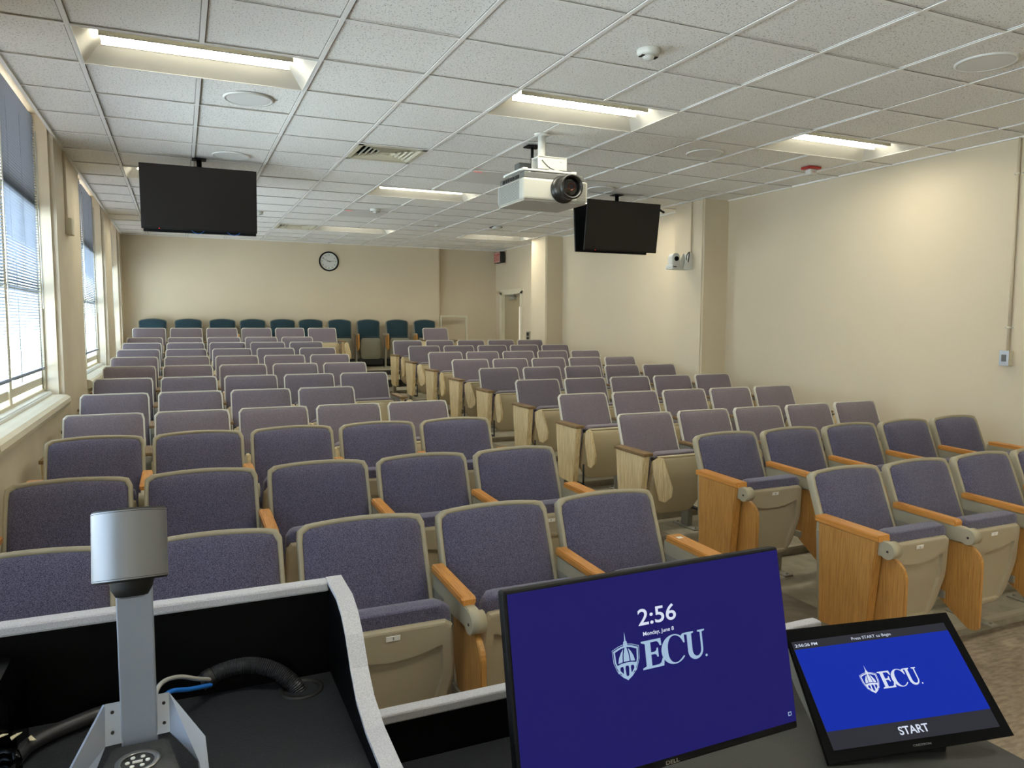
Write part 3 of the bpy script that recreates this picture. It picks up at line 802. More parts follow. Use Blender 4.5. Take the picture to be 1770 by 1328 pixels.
# ---- type A: rounded backs (blue), type B: square backs (mauve), type C: teal
MS = {}
angA = math.atan2(.19, .48)
ca = 1 / math.cos(angA)
MS['A'] = dict(zip(('frame', 'cushion'), back_parts(arc_top(.245, .240, -.50, -.017, .0, .050), angA, 'cloth_blue', 'frame_taupe', .018, .045)))
MS['B'] = dict(zip(('frame', 'cushion'), back_parts(rounded([(-.246, -.50), (.246, -.50), (.236, 0), (-.236, 0)], [.03, .03, .026, .026]), angA, 'cloth_mauve', 'frame_light', .011, .03, .014)))
angC = math.radians(9)
MS['C'] = dict(zip(('frame', 'cushion'), back_parts(arc_top(.205, .222, -.45, -.035, .0, .05), angC, 'cloth_teal', 'shell_grey', .012, .05, .02)))
ZT = {'A': .878, 'B': .84, 'C': .90}

def seat_meshes(kind):
    # folded-up seat: local frame with s downwards, front face toward -y
    if kind == 'A':
        out = rounded([(-.208, 0), (.208, 0), (.222, -.20), (.158, -.41), (-.158, -.41), (-.222, -.20)], [.03, .03, .12, .10, .10, .12]); yb, zt, lean = -.445, .605, math.radians(6)
    elif kind == 'B':
        out = rounded([(-.200, 0), (.200, 0), (.228, -.30), (.15, -.41), (-.15, -.41), (-.228, -.30)], [.045, .045, .08, .08, .08, .08]); yb, zt, lean = -.43, .58, math.radians(8)
    else:
        out = rounded([(-.19, 0), (.19, 0), (.205, -.2), (.19, -.40), (-.19, -.40), (-.205, -.2)], [.05, .05, .2, .06, .06, .2]); yb, zt, lean = -.22, .545, math.radians(2)
    N_ = 48
    o2 = resample([(p[0], p[1]) for p in out], N_); cy = -.2
    def off(k, dz=0): return [Vector((p.x * (1 - k / .22), cy + (p.y - cy) * (1 - k / .2) + dz)) for p in o2]
    M = Matrix.Translation((0, yb, zt)) @ Matrix.Rotation(lean, 4, 'X')
    P3 = lambda lp, y: [(p.x, y, p.y) for p in lp]
    bm = B()
    if kind == 'A':
        hole = resample([(-.172, -.080), (-.12, -.100), (-.06, -.113), (0, -.117), (.06, -.113), (.12, -.100), (.172, -.080), (.180, -.20), (.125, -.385), (-.125, -.385), (-.180, -.20)], N_)
        # start the hole loop at the matching corner
        k0 = min(range(N_), key=lambda i: (o2[0] - hole[i]).length); hole = hole[k0:] + hole[:k0]
        if (o2[5] - hole[5]).length > (o2[5] - hole[-5]).length: hole = [hole[0]] + hole[:0:-1]
        hl = [Vector((p.x, p.y)) for p in hole]
        pillow(bm, [P3(off(.02), .05), P3(off(.0), .03), P3(off(0), .006), P3(off(.006), -.001), P3(off(.012), -.003), P3(hl, -.003), P3([Vector((p.x * .985, p.y * .992)) for p in hl], .012)], True, False, M)
        hl2 = [bm.verts.new(M @ Vector(p)) for p in P3([Vector((p.x * .985, p.y * .992)) for p in hl], .012)]; bm.faces.new(hl2)
        for f in bm.faces: f.smooth = False
        sh = new_mesh('seat_shell', bm, 'shell_taupe')
    else:
        pillow(bm, [P3(off(.02), .06), P3(off(.0), .045), P3(off(0), .012), P3(off(.006), .003), P3(off(.018), -.004), P3(off(.05), -.012), P3(off(.10), -.018)], True, True, M)
        sh = new_mesh('seat_shell', bm, {'B': 'shell_light', 'C': 'shell_grey'}[kind])
    rim = None
    if kind == 'B':
        bm = B(); pts = [p for p in rounded([(-.212, -.10), (-.207, .004), (.207, .004), (.212, -.10)], [0, .05, .05, 0])]
        tube(bm, [M @ Vector((p[0], .012, p[1])) for p in pts], .010, 8); rim = new_mesh('shell_rim', bm, 'shell_rim')
    # cushion: a thick pad behind the shell whose front roll shows above it
    bm = B()
    k = {'A': (.048, .088), 'B': (.028, .085), 'C': (.02, .08)}[kind]
    def rr(sh_, y): return P3([Vector((p.x * .99 * (1 - sh_ / .22), (p.y + k[0]) * (1 - sh_ / .4))) for p in o2], y)
    pillow(bm, [rr(.03, .016), rr(.008, .018), rr(.0, .030), rr(0, k[1] - .03), rr(.02, k[1] - .005), rr(.06, k[1]), rr(.12, k[1] + .004)], True, True, M)
    fl = [bm.verts.new(M @ Vector(p)) for p in rr(.03, .016)]; bm.faces.new(fl)
    cu_ = new_mesh('seat_cushion', bm, {'A': 'cloth_blue', 'B': 'cloth_mauve', 'C': 'cloth_teal'}[kind])
    return sh, rim, cu_, M
for kd in 'ABC':
    sh, rim, cm, M = seat_meshes(kd); MS[kd].update(shell=sh, rim=rim, pad=cm, M=M)

# armrests, standards, tablets, end panels (built at x=0 = the seat boundary)
def arm_meshes():
    R = {}
    bm = B(); prism(bm, [(-.10, .585), (-.10, .655), (-.47, .645), (-.50, .640), (-.50, .575), (-.36, .570), (-.18, .560)], -.02, .02, 'x', None, .004)
    cyl(bm, (-.027, -.505, .608), (.027, -.505, .608), .038, seg=24)
    R['bolt'] = new_mesh('arm_bolt', (lambda b_: (cyl(b_, (-.0295, -.510, .606), (.0295, -.510, .606), .0055, seg=10), b_)[1])(B()), 'ink_dark')
    R['A_arm'] = new_mesh('armrest', bm, 'frame_taupe')
    bm = B(); prism(bm, [(-.10, .655), (-.10, .684), (-.435, .674), (-.445, .664), (-.445, .644)], -.026, .026, 'x', None, .005); R['A_cap'] = new_mesh('arm_cap', bm, 'oak_orange_flat')
    bm = B(); prism(bm, [(-.11, .648), (-.11, .676), (-.47, .668), (-.475, .64)], -.042, .034, 'x', None, .004); R['A_endcap'] = new_mesh('panel_cap', bm, 'oak_orange_flat')
    bm = B(); prism(bm, [(-.13, .648), (-.46, .640), (-.42, .215), (-.40, .175), (-.16, .160), (-.15, .17)], -.036, .012, 'x', None, .004); R['A_end'] = new_mesh('end_panel', bm, 'oak_orange')
    tab = [(-.565, .20), (-.555, .175), (-.53, .168), (-.47, .20), (-.36, .30), (-.30, .42), (-.30, .565), (-.50, .565)]
    tab = rounded(tab, [.0, .0, .0, .04, .05, .05, .02, .0]) ; 
    tab = rounded([(-.568, .172), (-.52, .165), (-.36, .27), (-.30, .40), (-.30, .568), (-.568, .568)], [.02, .03, .06, .04, .01, .085], 8)
    bm = B(); prism(bm, [(p[0], p[1]) for p in tab], -.011, .011, 'x', None, .003); R['A_tab'] = new_mesh('tablet_arm', bm, 'oak_orange')
    bm = B(); cyl(bm, (0, -.40, .36), (0, -.56, .34), .008, seg=10); box(bm, -.02, .02, -.40, -.30, .27, .31, .006); cyl(bm, (-.02, -.33, .29), (.03, -.33, .29), .022, seg=14); R['hinge'] = new_mesh('tablet_hinge', bm, 'steel_painted')
    bm = B(); prism(bm, [(-.22, .0), (-.14, .0), (-.10, .60), (-.24, .60)], -.022, .022, 'x', None, .004); box(bm, -.032, .032, -.31, -.05, .0, .012, .004)
    cyl(bm, (0, -.285, .01), (0, -.285, .02), .008, seg=8); cyl(bm, (0, -.075, .01), (0, -.075, .02), .008, seg=8)
    R['ped'] = new_mesh('pedestal', bm, 'steel_painted')
    # old style
    bm = B(); prism(bm, [(-.08, .575), (-.08, .615), (-.42, .605), (-.42, .57)], -.014, .014, 'x', None, .003); R['B_arm'] = new_mesh('armrest', bm, 'steel_painted')
    bm = B(); box(bm, -.026, .026, -.40, -.09, .605, .627, .005); R['B_cap'] = new_mesh('arm_cap', bm, 'wood_brown')
    bm = B(); prism(bm, [(-.09, .606), (-.445, .606), (-.40, .185), (-.39, .15), (-.17, .165), (-.15, .18)], -.036, .012, 'x', None, .003); R['B_end'] = new_mesh('end_panel', bm, 'oak_pale')
    bm = B(); box(bm, -.044, .032, -.46, -.08, .606, .628, .004); R['B_endcap'] = new_mesh('panel_cap', bm, 'wood_brown')
    pts = [(-.0, .58), (-.035, .60), (-.07, .595), (-.135, .40), (-.130, .34), (-.085, .30), (-.045, .31), (-.0, .50)]
    def tabB(rz, shift):
        bm = B(); M = Matrix.Translation((shift + .012, -.462, 0)) @ Matrix.Rotation(rz, 4, 'Z')
        prism(bm, pts, -.012, .012, 'x', M, .003); return new_mesh('tablet_arm', bm, 'oak_pale')
    R['B_tab0'] = tabB(0.12, .03); R['B_tab1'] = tabB(0.85, .015); R['B_tab2'] = tabB(0.65, .015)
    bm = B(); cyl(bm, (.02, -.47, .32), (.02, -.47, .15), .007, seg=10); box(bm, -.01, .026, -.48, -.20, .15, .165, .003); R['B_hinge'] = new_mesh('tablet_hinge', bm, 'rubber_black')
    bm = B(); box(bm, .025, .075, -.475, -.435, .572, .597, .004); R['B_tip'] = new_mesh('hinge_tip', bm, 'rubber_black')
    # teal style
    bm = B(); box(bm, -.02, .02, -.30, -.02, .60, .63, .008); cyl(bm, (-.025, -.30, .61), (.025, -.30, .61), .022, seg=16); R['C_arm'] = new_mesh('armrest', bm, 'frame_taupe')
    bm = B(); prism(bm, [(p[0], p[1]) for p in rounded([(-.40, .36), (-.34, .30), (-.10, .45), (-.08, .62), (-.40, .62)], [.03, .04, .04, .02, .05])], -.011, .011, 'x', None, .003); R['C_tab'] = new_mesh('tablet_arm', bm, 'oak_orange')
    bm = B(); box(bm, -.018, .018, -.17, -.11, 0, .6, .004); box(bm, -.03, .03, -.26, -.04, 0, .012, .004); R['C_ped'] = new_mesh('pedestal', bm, 'steel_painted')
    bm = B(); box(bm, -.235, .235, -.20, -.16, .04, .16, .01); R['C_bar'] = new_mesh('rear_beam', bm, 'rubber_black')
    return R
AM = arm_meshes()
DIG = {}
def plate_meshes():
    bm = B(); box(bm, -.024, .024, -.0022, .0, -.009, .009, .001); return new_mesh('number_plate', bm, 'label_white')
PLATE = plate_meshes()
def digit(nn):
    if nn not in DIG:
        me = text_mesh(str(nn), height=.0105, y=-.0026, z0=-.005, bold=.01); me.materials.clear(); me.materials.append(MATS['ink_dark']); me.name = 'plate_number'; DIG[nn] = me
    return DIG[nn]
ORD = {1: 'first', 2: 'second', 3: 'third', 4: 'fourth', 5: 'fifth', 6: 'sixth', 7: 'seventh', 8: 'eighth', 9: 'ninth', 10: 'tenth', 11: 'eleventh', 12: 'twelfth'}
def seat(kind, x, y, z, label, group, left_end=False, right_end=False, number=None, tab='B_tab0', has_tab=True):
    t = thing('auditorium_seat', label, 'seat', (x, y, z), 0, group)
    D = MS[kind]; zt = ZT[kind]
    link('back_frame', D['frame'], t, (0, 0, zt)); link('back_cushion', D['cushion'], t, (0, 0, zt))
    sh = link('seat_shell', D['shell'], t)
    if D['rim']: link('shell_rim', D['rim'], sh)
    link('seat_cushion', D['pad'], t)
    if number is not None:
        pl = link('number_plate', PLATE, sh); pl.matrix_local = D['M'] @ Matrix.Translation((0, -.0035 if kind == 'A' else -.003, -.03))
        link('plate_number', digit(number), pl)
    def side(xo, end):
        ex = xo
        if kind == 'C':
            link('armrest', AM['C_arm'], t, (ex, 0, 0)); link('tablet_arm', AM['C_tab'], t, (ex, 0, 0)); link('pedestal', AM['C_ped'], t, (ex, 0, 0)); return
        a = link('armrest', AM[kind + '_arm'], t, (ex, 0, 0))
        if end:
            e = link('end_panel', AM[kind + '_end'], t, (ex, 0, 0)) if xo < 0 else link('end_panel', AM[kind + '_end'], t, (ex + .024, 0, 0))
            c = link('panel_cap', AM[kind + '_endcap'], e)
            if kind == 'A': pass
        else: link('arm_cap', AM[kind + '_cap'], a)
        if kind == 'A': link('arm_bolt', AM['bolt'], a)
        link('pedestal', AM['ped'], t, (ex, 0, 0))
        if has_tab or end:
            tb = AM['A_tab'] if kind == 'A' else AM[tab]
            tt = link('tablet_arm', tb, t, (ex + ((.030 if end else .004) if kind == 'A' else 0), 0, 0)); link('tablet_hinge', AM['hinge'] if kind == 'A' else AM['B_hinge'], tt)
            if kind == 'B': link('hinge_tip', AM['B_tip'], tt)
    side(-HS, left_end)
    if right_end: side(HS, True)
    if kind == 'C': link('rear_beam', AM['C_bar'], t)
    return t
rowname = {1: 'front row', 2: 'second row', 3: 'third row', 4: 'fourth row', 5: 'fifth row', 6: 'sixth row', 7: 'seventh row', 8: 'eighth row', 9: 'ninth row', 10: 'tenth row', 11: 'eleventh row', 12: 'twelfth row'}
nL = {r: 5 for r in range(1, 12)}; nL[5] = 4; nL[12] = 6
desc = {'A': 'blue-grey seat with rounded taupe-framed back', 'B': 'mauve-grey seat with square light-edged back'}
x0L = {1: .0, 2: .005, 3: .02}; spL = {1: .533, 2: .527, 3: .519}
for r in range(1, 13):
    kd = 'A' if r <= 3 else 'B'
    for k in range(nL[r]):
        x = x0L.get(r, -.013 if r < 12 else .012) + k * spL.get(r, S)
        seat(kd, x, YL[r], TH[r], '%s, left block %s, %s from windows' % (desc[kd], rowname[r], ORD[k + 1]), ('blue' if kd == 'A' else 'mauve') + ' seats in the left block', k == 0, k == nL[r] - 1, k + 1 if kd == 'A' else None, 'B_tab%d' % ((r + k) % 3))
X0R = {1: 3.565, 2: 3.565, 3: 3.572, 4: 3.611, 5: 3.642, 6: 3.670, 7: 3.670, 8: 3.665, 9: 3.675, 10: 3.717, 12: 4.693}
tabpat = {3: 'B_tab1', 4: 'B_tab0', 5: 'B_tab2', 6: 'B_tab0', 7: 'B_tab1', 8: 'B_tab0', 9: 'B_tab2', 10: 'B_tab0', 12: 'B_tab0'}
for r in (1, 2, 3, 4, 5, 6, 7, 8, 9, 10, 12):
    kd = 'A' if r <= 2 else 'B'
    n_ = 1 if r == 12 else 5
    for k in range(n_):
        lb = '%s, right block %s, %s from aisle' % (desc[kd], rowname[r], ORD[k + 1])
        if r == 12: lb = 'lone mauve-grey square-backed seat at the back beside the green chairs'
        seat(kd, X0R[r] + k * S, YR[r], TH[r], lb, ('blue' if kd == 'A' else 'mauve') + ' seats in the right block', k == 0, k == n_ - 1, k + 6 if kd == 'A' else None, tabpat.get(r, 'B_tab0'))
for k, x in enumerate((.035, .589, 1.139, 1.643, 2.157, 2.656, 3.184, 3.725, 4.285, 4.836)):
    seat('C', x, 9.10, TH[13], 'dark green seat with rounded back against the rear wall, %s from windows' % ORD[k + 1], 'dark green seats along the back wall', False, k == 9)
# a small white sticker on the front row aisle armrest
t = tag(obj('armrest_sticker', (lambda b_: (box(b_, -.014, .014, -.012, .012, 0, .0008), b_)[1])(B()), 'label_white', None, (.0 + 4.5 * S + .02, YL[1] - .16, TH[1] + .6755)), 'white sticker on the aisle armrest of the left front row', 'sticker')

# ================================================================== LECTERN
LT = thing('lectern', 'wide black lectern with grey edging and raised side shelf in the foreground', 'lectern', (.95, -4.0, 0))
def LP(nm, bm_, mt, par=None): return obj(nm, bm_, mt, par or LT, (-.95, 4.0, 0) if par is None else None)
YBK = -3.60
bm = B(); box(bm, -.02, 1.88, YBK - .02, YBK, .04, .91); box(bm, -.02, .70, YBK - .02, YBK, .90, 1.185); LP('back_panel', bm, 'black_laminate')
bm = B(); box(bm, .0, .02, -4.45, YBK - .02, .04, .80); box(bm, 1.86, 1.88, -4.45, YBK - .02, .04, .80); box(bm, .0, 1.88, -4.3, -4.28, .04, .79); box(bm, .02, 1.86, -4.4, YBK - .02, .02, .06); LP('cabinet_body', bm, 'black_laminate')
bm = B(); box(bm, .71, 1.93, -4.50, YBK - .02, .795, .82, .003); LP('work_surface', bm, 'side_laminate')
bm = B(); box(bm, .0, .69, -4.42, YBK - .02, 1.008, 1.03); LP('raised_shelf', bm, 'deck_laminate')
prof = [(-3.60, 1.195), (-3.70, 1.193), (-3.74, 1.180), (-3.775, 1.155), (-3.81, 1.115), (-3.85, 1.085), (-3.91, 1.068), (-4.0, 1.062), (-4.45, 1.060)]
bm = B(); pp = [(-3.60, .82)] + prof + [(-4.45, .82)]; prism(bm, pp, .690, .712, 'x'); LP('side_panel', bm, 'black_laminate')
bm = B(); pp = [(-3.60, .82)] + prof + [(-4.45, .82)]; prism(bm, pp, -.02, .0, 'x'); LP('side_panel', bm, 'black_laminate')
for xa, xb in ((.688, .716), (-.024, .004)):
    bm = B()
    for (y0, z0), (y1, z1) in zip(prof, prof[1:]):
        v = [bm.verts.new(p) for p in ((xa, y0, z0 + .0045), (xb, y0, z0 + .0045), (xb, y1, z1 + .0045), (xa, y1, z1 + .0045), (xa, y0, z0 - .002), (xb, y0, z0 - .002), (xb, y1, z1 - .002), (xa, y1, z1 - .002))]
        for f in ((0, 1, 2, 3), (0, 4, 5, 1), (1, 5, 6, 2), (2, 6, 7, 3), (3, 7, 4, 0)): bm.faces.new([v[i] for i in f])
    bmesh.ops.recalc_face_normals(bm, faces=bm.faces[:])
    LP('side_edging', bm, 'grey_edging')
bm = B(); box(bm, -.024, .690, YBK - .024, YBK + .004, 1.180, 1.198, .004); LP('shelf_edging', bm, 'grey_edging')
bm = B(); box(bm, .712, 1.885, YBK - .026, YBK + .004, .908, .928, .004); LP('rear_edging', bm, 'grey_edging')
bm = B(); box(bm, .73, 1.25, YBK - .20, YBK - .022, .82, .826, .002); box(bm, .73, .74, YBK - .205, YBK - .2, .82, .824); LP('cable_cover', bm, 'deck_laminate')
bm = B(); lathe(bm, [(.026, -.006), (.028, .002), (.034, .0035), (.038, .002), (.038, 0)], 32, Matrix.Translation((.632, -3.665, 1.03))); LP('grommet', bm, 'rubber_black')

# document camera
t = thing('document_camera', 'silver document camera with a drum-shaped head on the lectern shelf', 'camera', (.393, -3.83, 1.03))
bm = B(); box(bm, -.0225, .0225, .000, .016, .045, .33, .002); obj('column', bm, 'doc_silver', t)
HM = Matrix.Translation((0, -.006, .30)) @ Matrix.Rotation(math.radians(-17), 4, 'X') @ Matrix.Translation((0, .006, -.30))
bm = B(); cyl(bm, (-.0, -.048, .286), (-.0, -.048, .372), .0445, seg=48, caps=False, M=HM); hd = obj('head_shell', bm, 'doc_silver_head', t)
bm = B(); cyl(bm, (0, -.048, .370), (0, -.048, .3745), .0447, .043, seg=48, M=HM); obj('top_cap', bm, 'rubber_black', hd)
bm = B(); cyl(bm, (0, -.048, .2835), (0, -.048, .288), .043, .0447, seg=48, M=HM); obj('bottom_cap', bm, 'rubber_black', hd)
bm = B(); lathe(bm, [(.027, .288), (.025, .278), (.019, .268), (.0, .266)], 28, HM @ Matrix.Translation((0, -.030, -.004))); obj('lens_housing', bm, 'rubber_black', t)
bm = B(); lathe(bm, [(.017, .2675), (.012, .2655), (0, .265)], 24, HM @ Matrix.Translation((0, -.030, -.004))); obj('camera_lens', bm, 'steel', t)
# folded sheet bracket: centre plate and two legs
def sheet(bm, pts, th):
    A = [Vector(p) for p in pts]; nrm = (A[1] - A[0]).cross(A[2] - A[0]).normalized() * th
    a = [bm.verts.new(p) for p in A]; c = [bm.verts.new(p + nrm) for p in A]; k = len(A); fs = [bm.faces.new(a), bm.faces.new(c[::-1])]
    for i in range(k): fs.append(bm.faces.new((a[i], c[i], c[(i + 1) % k], a[(i + 1) % k])))
    bmesh.ops.recalc_face_normals(bm, faces=fs)
bm = B()
sheet(bm, [(-.042, .016, .106), (.038, .016, .107), (.038, .000, .057), (-.042, .000, .054)], .003)
sheet(bm, [(-.042, .016, .106), (-.042, .000, .054), (-.075, -.105, .0), (-.112, -.075, .0)], .003)
sheet(bm, [(.038, .016, .107), (.083, -.030, .056), (.074, -.052, .033), (.038, .000, .057)], .003)
sheet(bm, [(.083, -.030, .056), (.088, -.075, .0), (.078, -.085, .0), (.074, -.052, .033)], .003)
obj('base_bracket', bm, 'doc_silver', t)
bm = B()
for sx in (-.033, .031):
    for zz, yq in ((.070, .0035), (.095, .0115)): cyl(bm, (sx, yq + .001, zz), (sx, yq - .001, zz), .0022, seg=8)
obj('bracket_screws', bm, 'ink_dark', t)
bm = B(); prism(bm, [(-.034, -.005), (.036, -.005), (.058, -.13), (-.058, -.13)], 0, .055, 'z', None, .006); obj('control_base', bm, 'side_laminate', t)
bm = B(); M = Matrix.Translation((.0, -.058, .0552)); lathe(bm, [(.026, .0), (.027, .0012), (.021, .0016), (.020, .0008)], 36, M); obj('control_ring', bm, 'steel', t)
bm = B()
for a in range(0, 360, 60): cyl(bm, (.012 * math.cos(math.radians(a)), -.058 + .012 * math.sin(math.radians(a)), .055), (.012 * math.cos(math.radians(a)), -.058 + .012 * math.sin(math.radians(a)), .0565), .0028, seg=10)
box(bm, -.006, .006, -.060, -.056, .055, .0565)
obj('control_buttons', bm, 'label_white', t)
# cables
t = thing('braided_cable', 'black braided cable sleeve running into the lectern shelf grommet', 'cable', (.56, -3.62, 1.03))
o_ = Vector((.56, -3.62, 1.03))
sl = bez([(.475, -3.628, 1.055), (.51, -3.622, 1.068), (.555, -3.625, 1.070), (.595, -3.640, 1.058), (.622, -3.658, 1.036), (.632, -3.666, 1.015)])
bm = B(); ribbed(bm, [p - o_ for p in sl], .0145); obj('sleeve', bm, 'braid', t)
bm = B(); tube(bm, [p - o_ for p in sl[2:6]], .0153, 12); obj('tape_band', bm, 'rubber_black', t)
t = thing('grey_cable', 'grey cable arching from the document camera to the braided sleeve', 'cable', (.44, -3.70, 1.06))
o_ = Vector((.44, -3.70, 1.06)); bm = B(); tube(bm, [p - o_ for p in bez([(.408, -3.735, 1.085), (.413, -3.72, 1.102), (.425, -3.70, 1.104), (.445, -3.68, 1.096), (.468, -3.66, 1.079), (.49, -3.635, 1.062)])], .0035, 8); obj('cord', bm, 'cable_grey', t)
t = thing('blue_cable', 'bright blue network cable entering the braided sleeve', 'cable', (.45, -3.68, 1.05))
o_ = Vector((.45, -3.68, 1.05)); bm = B(); tube(bm, [p - o_ for p in bez([(.415, -3.735, 1.085), (.430, -3.715, 1.091), (.457, -3.68, 1.073), (.490, -3.638, 1.054)])], .0036, 8); obj('cord', bm, 'cable_blue', t)
t = thing('braided_cable', 'long dark braided cable lying across the left of the lectern shelf', 'cable', (.27, -3.68, 1.03))
o_ = Vector((.27, -3.68, 1.03)); bm = B(); tube(bm, [p - o_ for p in bez([(.225, -3.75, 1.042), (.245, -3.70, 1.044), (.30, -3.66, 1.044), (.34, -3.645, 1.044), (.39, -3.67, 1.046)])], .011, 12); obj('sleeve', bm, 'braid', t)
# glossy black unit with vents at the left edge
t = thing('equipment_box', 'glossy black vented equipment box at the left edge of the lectern', 'box', (.150, -3.70, 1.03))
bm = B(); prism(bm, [(-.12, 0), (.082, 0), (.080, .09), (.066, .128), (-.12, .128)], -.035, .06, 'y', None, .006); obj('case', bm, 'black_gloss', t)
bm = B()
for q in range(5): box(bm, -.06, .056 - .004 * q, -.0375, -.034, .050 + q * .012, .0545 + q * .012)
obj('vents', bm, 'doc_silver', t)
for k, (x, y, z, c) in enumerate(((.214, -3.745, 1.083, 'near the vents'), (.232, -3.735, 1.075, 'on the cable coil'), (.238, -3.755, 1.048, 'on the shelf'), (.250, -3.715, 1.058, 'on the braided cable'))):
    t = thing('cable_tag', 'small cream paper cable tag ' + c, 'tag', (x, y, z), .5 * k)
    bm = B(); prism(bm, [(-.007, -.005), (.0, -.0), (.010, .006), (.003, .008), (-.006, .004)], 0, .0012, 'z'); obj('tag_paper', bm, 'tag_cream', t)
t = thing('cable_coil', 'coiled glossy black cable beside the equipment box', 'cable', (.205, -3.775, 1.03))
bm = B()
for q in range(3):
    tube(bm, [(.035 * math.cos(a / 12 * 2 * PI), .03 * math.sin(a / 12 * 2 * PI), .008 + q * .011 + .004 * math.sin(a)) for a in range(12)] + [(.035, 0, .008 + q * .011)], .006, 8)
obj('coil', bm, 'black_gloss', t)

# ================================================================== SCREENS
def glyphs():
    """slab-like serif E, C, U in a unit cap height; each a list of filled polygons (outer, holes handled by strips)"""
    E_ = [(0, 1), (.64, 1), (.655, .74), (.60, .74), (.555, .87), (.50, .915), (.30, .915), (.30, .56), (.42, .56), (.47, .60), (.49, .68), (.535, .68), (.535, .36), (.49, .36), (.47, .44), (.42, .475), (.30, .475), (.30, .085), (.53, .085), (.60, .13), (.66, .29), (.72, .29), (.685, 0), (0, 0), (0, .055), (.075, .085), (.12, .11), (.12, .89), (.075, .915), (0, .945)]
    return E_
def ecu_mesh(x0, z0, h, w, y):
    """the three letters between x0 and x0+w"""
    bm = B()
    def poly(pts):
        v = [bm.verts.new((x0 + p[0] * w, y, z0 + p[1] * h)) for p in pts]; bm.faces.new(v)
    # E: x 0..0.30
    sx = .47
    poly([(p[0] * sx, p[1]) for p in glyphs()])
    # C: crescent from x .28 to .67, drawn as a ring sector with varying thickness
    cx, cy = .50, .50; pts_o = []; pts_i = []
    for k in range(33):
        a = math.radians(38 + k * (322 - 38) / 32)
        thick = .035 + .055 * (1 - abs((k - 16) / 16.0)) ** .6
        ro = (.20, .53); pts_o.append((cx + ro[0] * math.cos(a), cy + ro[1] * math.sin(a)))
        pts_i.append((cx + .012 + (ro[0] - thick) * math.cos(a), cy + (ro[1] - .045 - .03 * (1 - abs(math.sin(a)))) * math.sin(a)))
    for k in range(32): poly([pts_o[k], pts_o[k + 1], pts_i[k + 1], pts_i[k]])
    poly([(.642, .99), (.668, .99), (.672, .66), (.652, .66), (.625, .80), (.60, .88)])
    # U: x .60..1.0
    U_ = [(.655, 1), (.82, 1), (.82, .945), (.785, .92), (.785, .32)]
    for k in range(1, 8): a = PI + k * PI / 8; U_.append((.855 + .07 * math.cos(a), .32 - .0 + .24 * math.sin(a)))
    U_ += [(.925, .32), (.925, .92), (.885, .945), (.885, 1), (1.0, 1), (1.0, .945), (.957, .92), (.957, .30)]
    for k in range(1, 10): a = -k * PI / 10; U_.append((.835 + .122 * math.cos(a), .30 + .33 * math.sin(a)))
    U_ += [(.713, .32), (.713, .92), (.655, .945)]
    poly(U_)
    # registered dot
    poly([(1.0 + .018 * math.cos(a * PI / 6), .03 + .05 * math.sin(a * PI / 6)) for a in range(12)])
    return bm
def shield_mesh(cx, cz, wd, ht, y):
    bm = B()
    def poly(pts):
        v = [bm.verts.new((cx + p[0] * wd, y, cz + p[1] * ht)) for p in pts]; bm.faces.new(v)
    outer = [(-.50, .34), (-.25, .42), (0, .46), (.25, .42), (.50, .34), (.48, .0), (.36, -.26), (.18, -.42), (0, -.52), (-.18, -.42), (-.36, -.26), (-.48, .0)]
    def ring(s0, s1):
        for i in range(len(outer)):
            a, b_ = outer[i], outer[(i + 1) % len(outer)]
            poly([(a[0] * s0, a[1] * s0), (b_[0] * s0, b_[1] * s0), (b_[0] * s1, b_[1] * s1), (a[0] * s1, a[1] * s1)])
    ring(1.0, .965); ring(.91, .80)
    # cupola
    poly([(-.03, .52), (.0, .78), (.03, .52)]); poly([(-.08, .38), (-.06, .52), (.06, .52), (.08, .38)])
    dome = [(-.30, -.05), (-.26, .10), (-.17, .25), (-.06, .36), (.06, .36), (.17, .25), (.26, .10), (.30, -.05)]
    poly([(-.31, -.04), (-.27, .10), (-.18, .24), (-.09, .33), (-.13, .16), (-.15, -.02)])
    poly([(-.11, -.015), (-.09, .18), (-.03, .37), (.03, .37), (.09, .18), (.11, -.015)])
    poly([(.15, -.02), (.13, .16), (.09, .33), (.18, .24), (.27, .10), (.31, -.04)])
    poly([(-.40, -.10), (-.20, -.055), (0, -.045), (.20, -.055), (.40, -.10), (.36, -.17), (.2, -.14), (0, -.13), (-.2, -.14), (-.36, -.17)])
    for x_ in (-.29, -.10, .10, .29):
        k = .30 if abs(x_) > .2 else .44
        poly([(x_ - .05, -.13), (x_ + .05, -.13), (x_ + .03, -.2), (x_ + .055, -k), (x_ - .055, -k), (x_ - .03, -.2)])
    poly([(-.28, -.32), (-.12, -.40), (0, -.43), (.12, -.40), (.28, -.32), (.15, -.42), (0, -.50), (-.15, -.42)])
    return bm
Mm = Matrix(((0.99995841, 0.0053024, -0.00741998, 1.16408863), (-0.00374127, 0.98050041, 0.19648144, -3.96631201), (0.00831712, -0.19644551, 0.98047947, 1.10765554), (0, 0, 0, 1)))
t = thing('computer_monitor', 'wide computer monitor showing a dark blue lock screen', 'monitor', M=Mm)
bm = B(); box(bm, -.2705, .2675, .0005, .022, -.162, .1535, .004); obj('bezel', bm, 'black_matte', t)
bm = B(); box(bm, -.18, .18, .022, .05, -.11, .08, .01); obj('rear_cover', bm, 'black_matte', t)
sc = obj('screen', (lambda b_: (box(b_, -.2635, .2635, -.0012, .001, -.148, .148), b_)[1])(B()), 'monitor_blue', t)
text_obj('clock_text', '2:56', 'text_white', sc, width=.074, height=.0262, y=-.0018, cx=-.0025, z0=.0652, bold=.012)
text_obj('date_text', 'Monday, June 8', 'text_white', sc, width=.060, height=.0062, y=-.0018, cx=-.0025, z0=.0480, bold=.012)
obj('letter_logo', ecu_mesh(-.0385, -.0048, .0445, .126, -.0018), 'text_blue', sc)
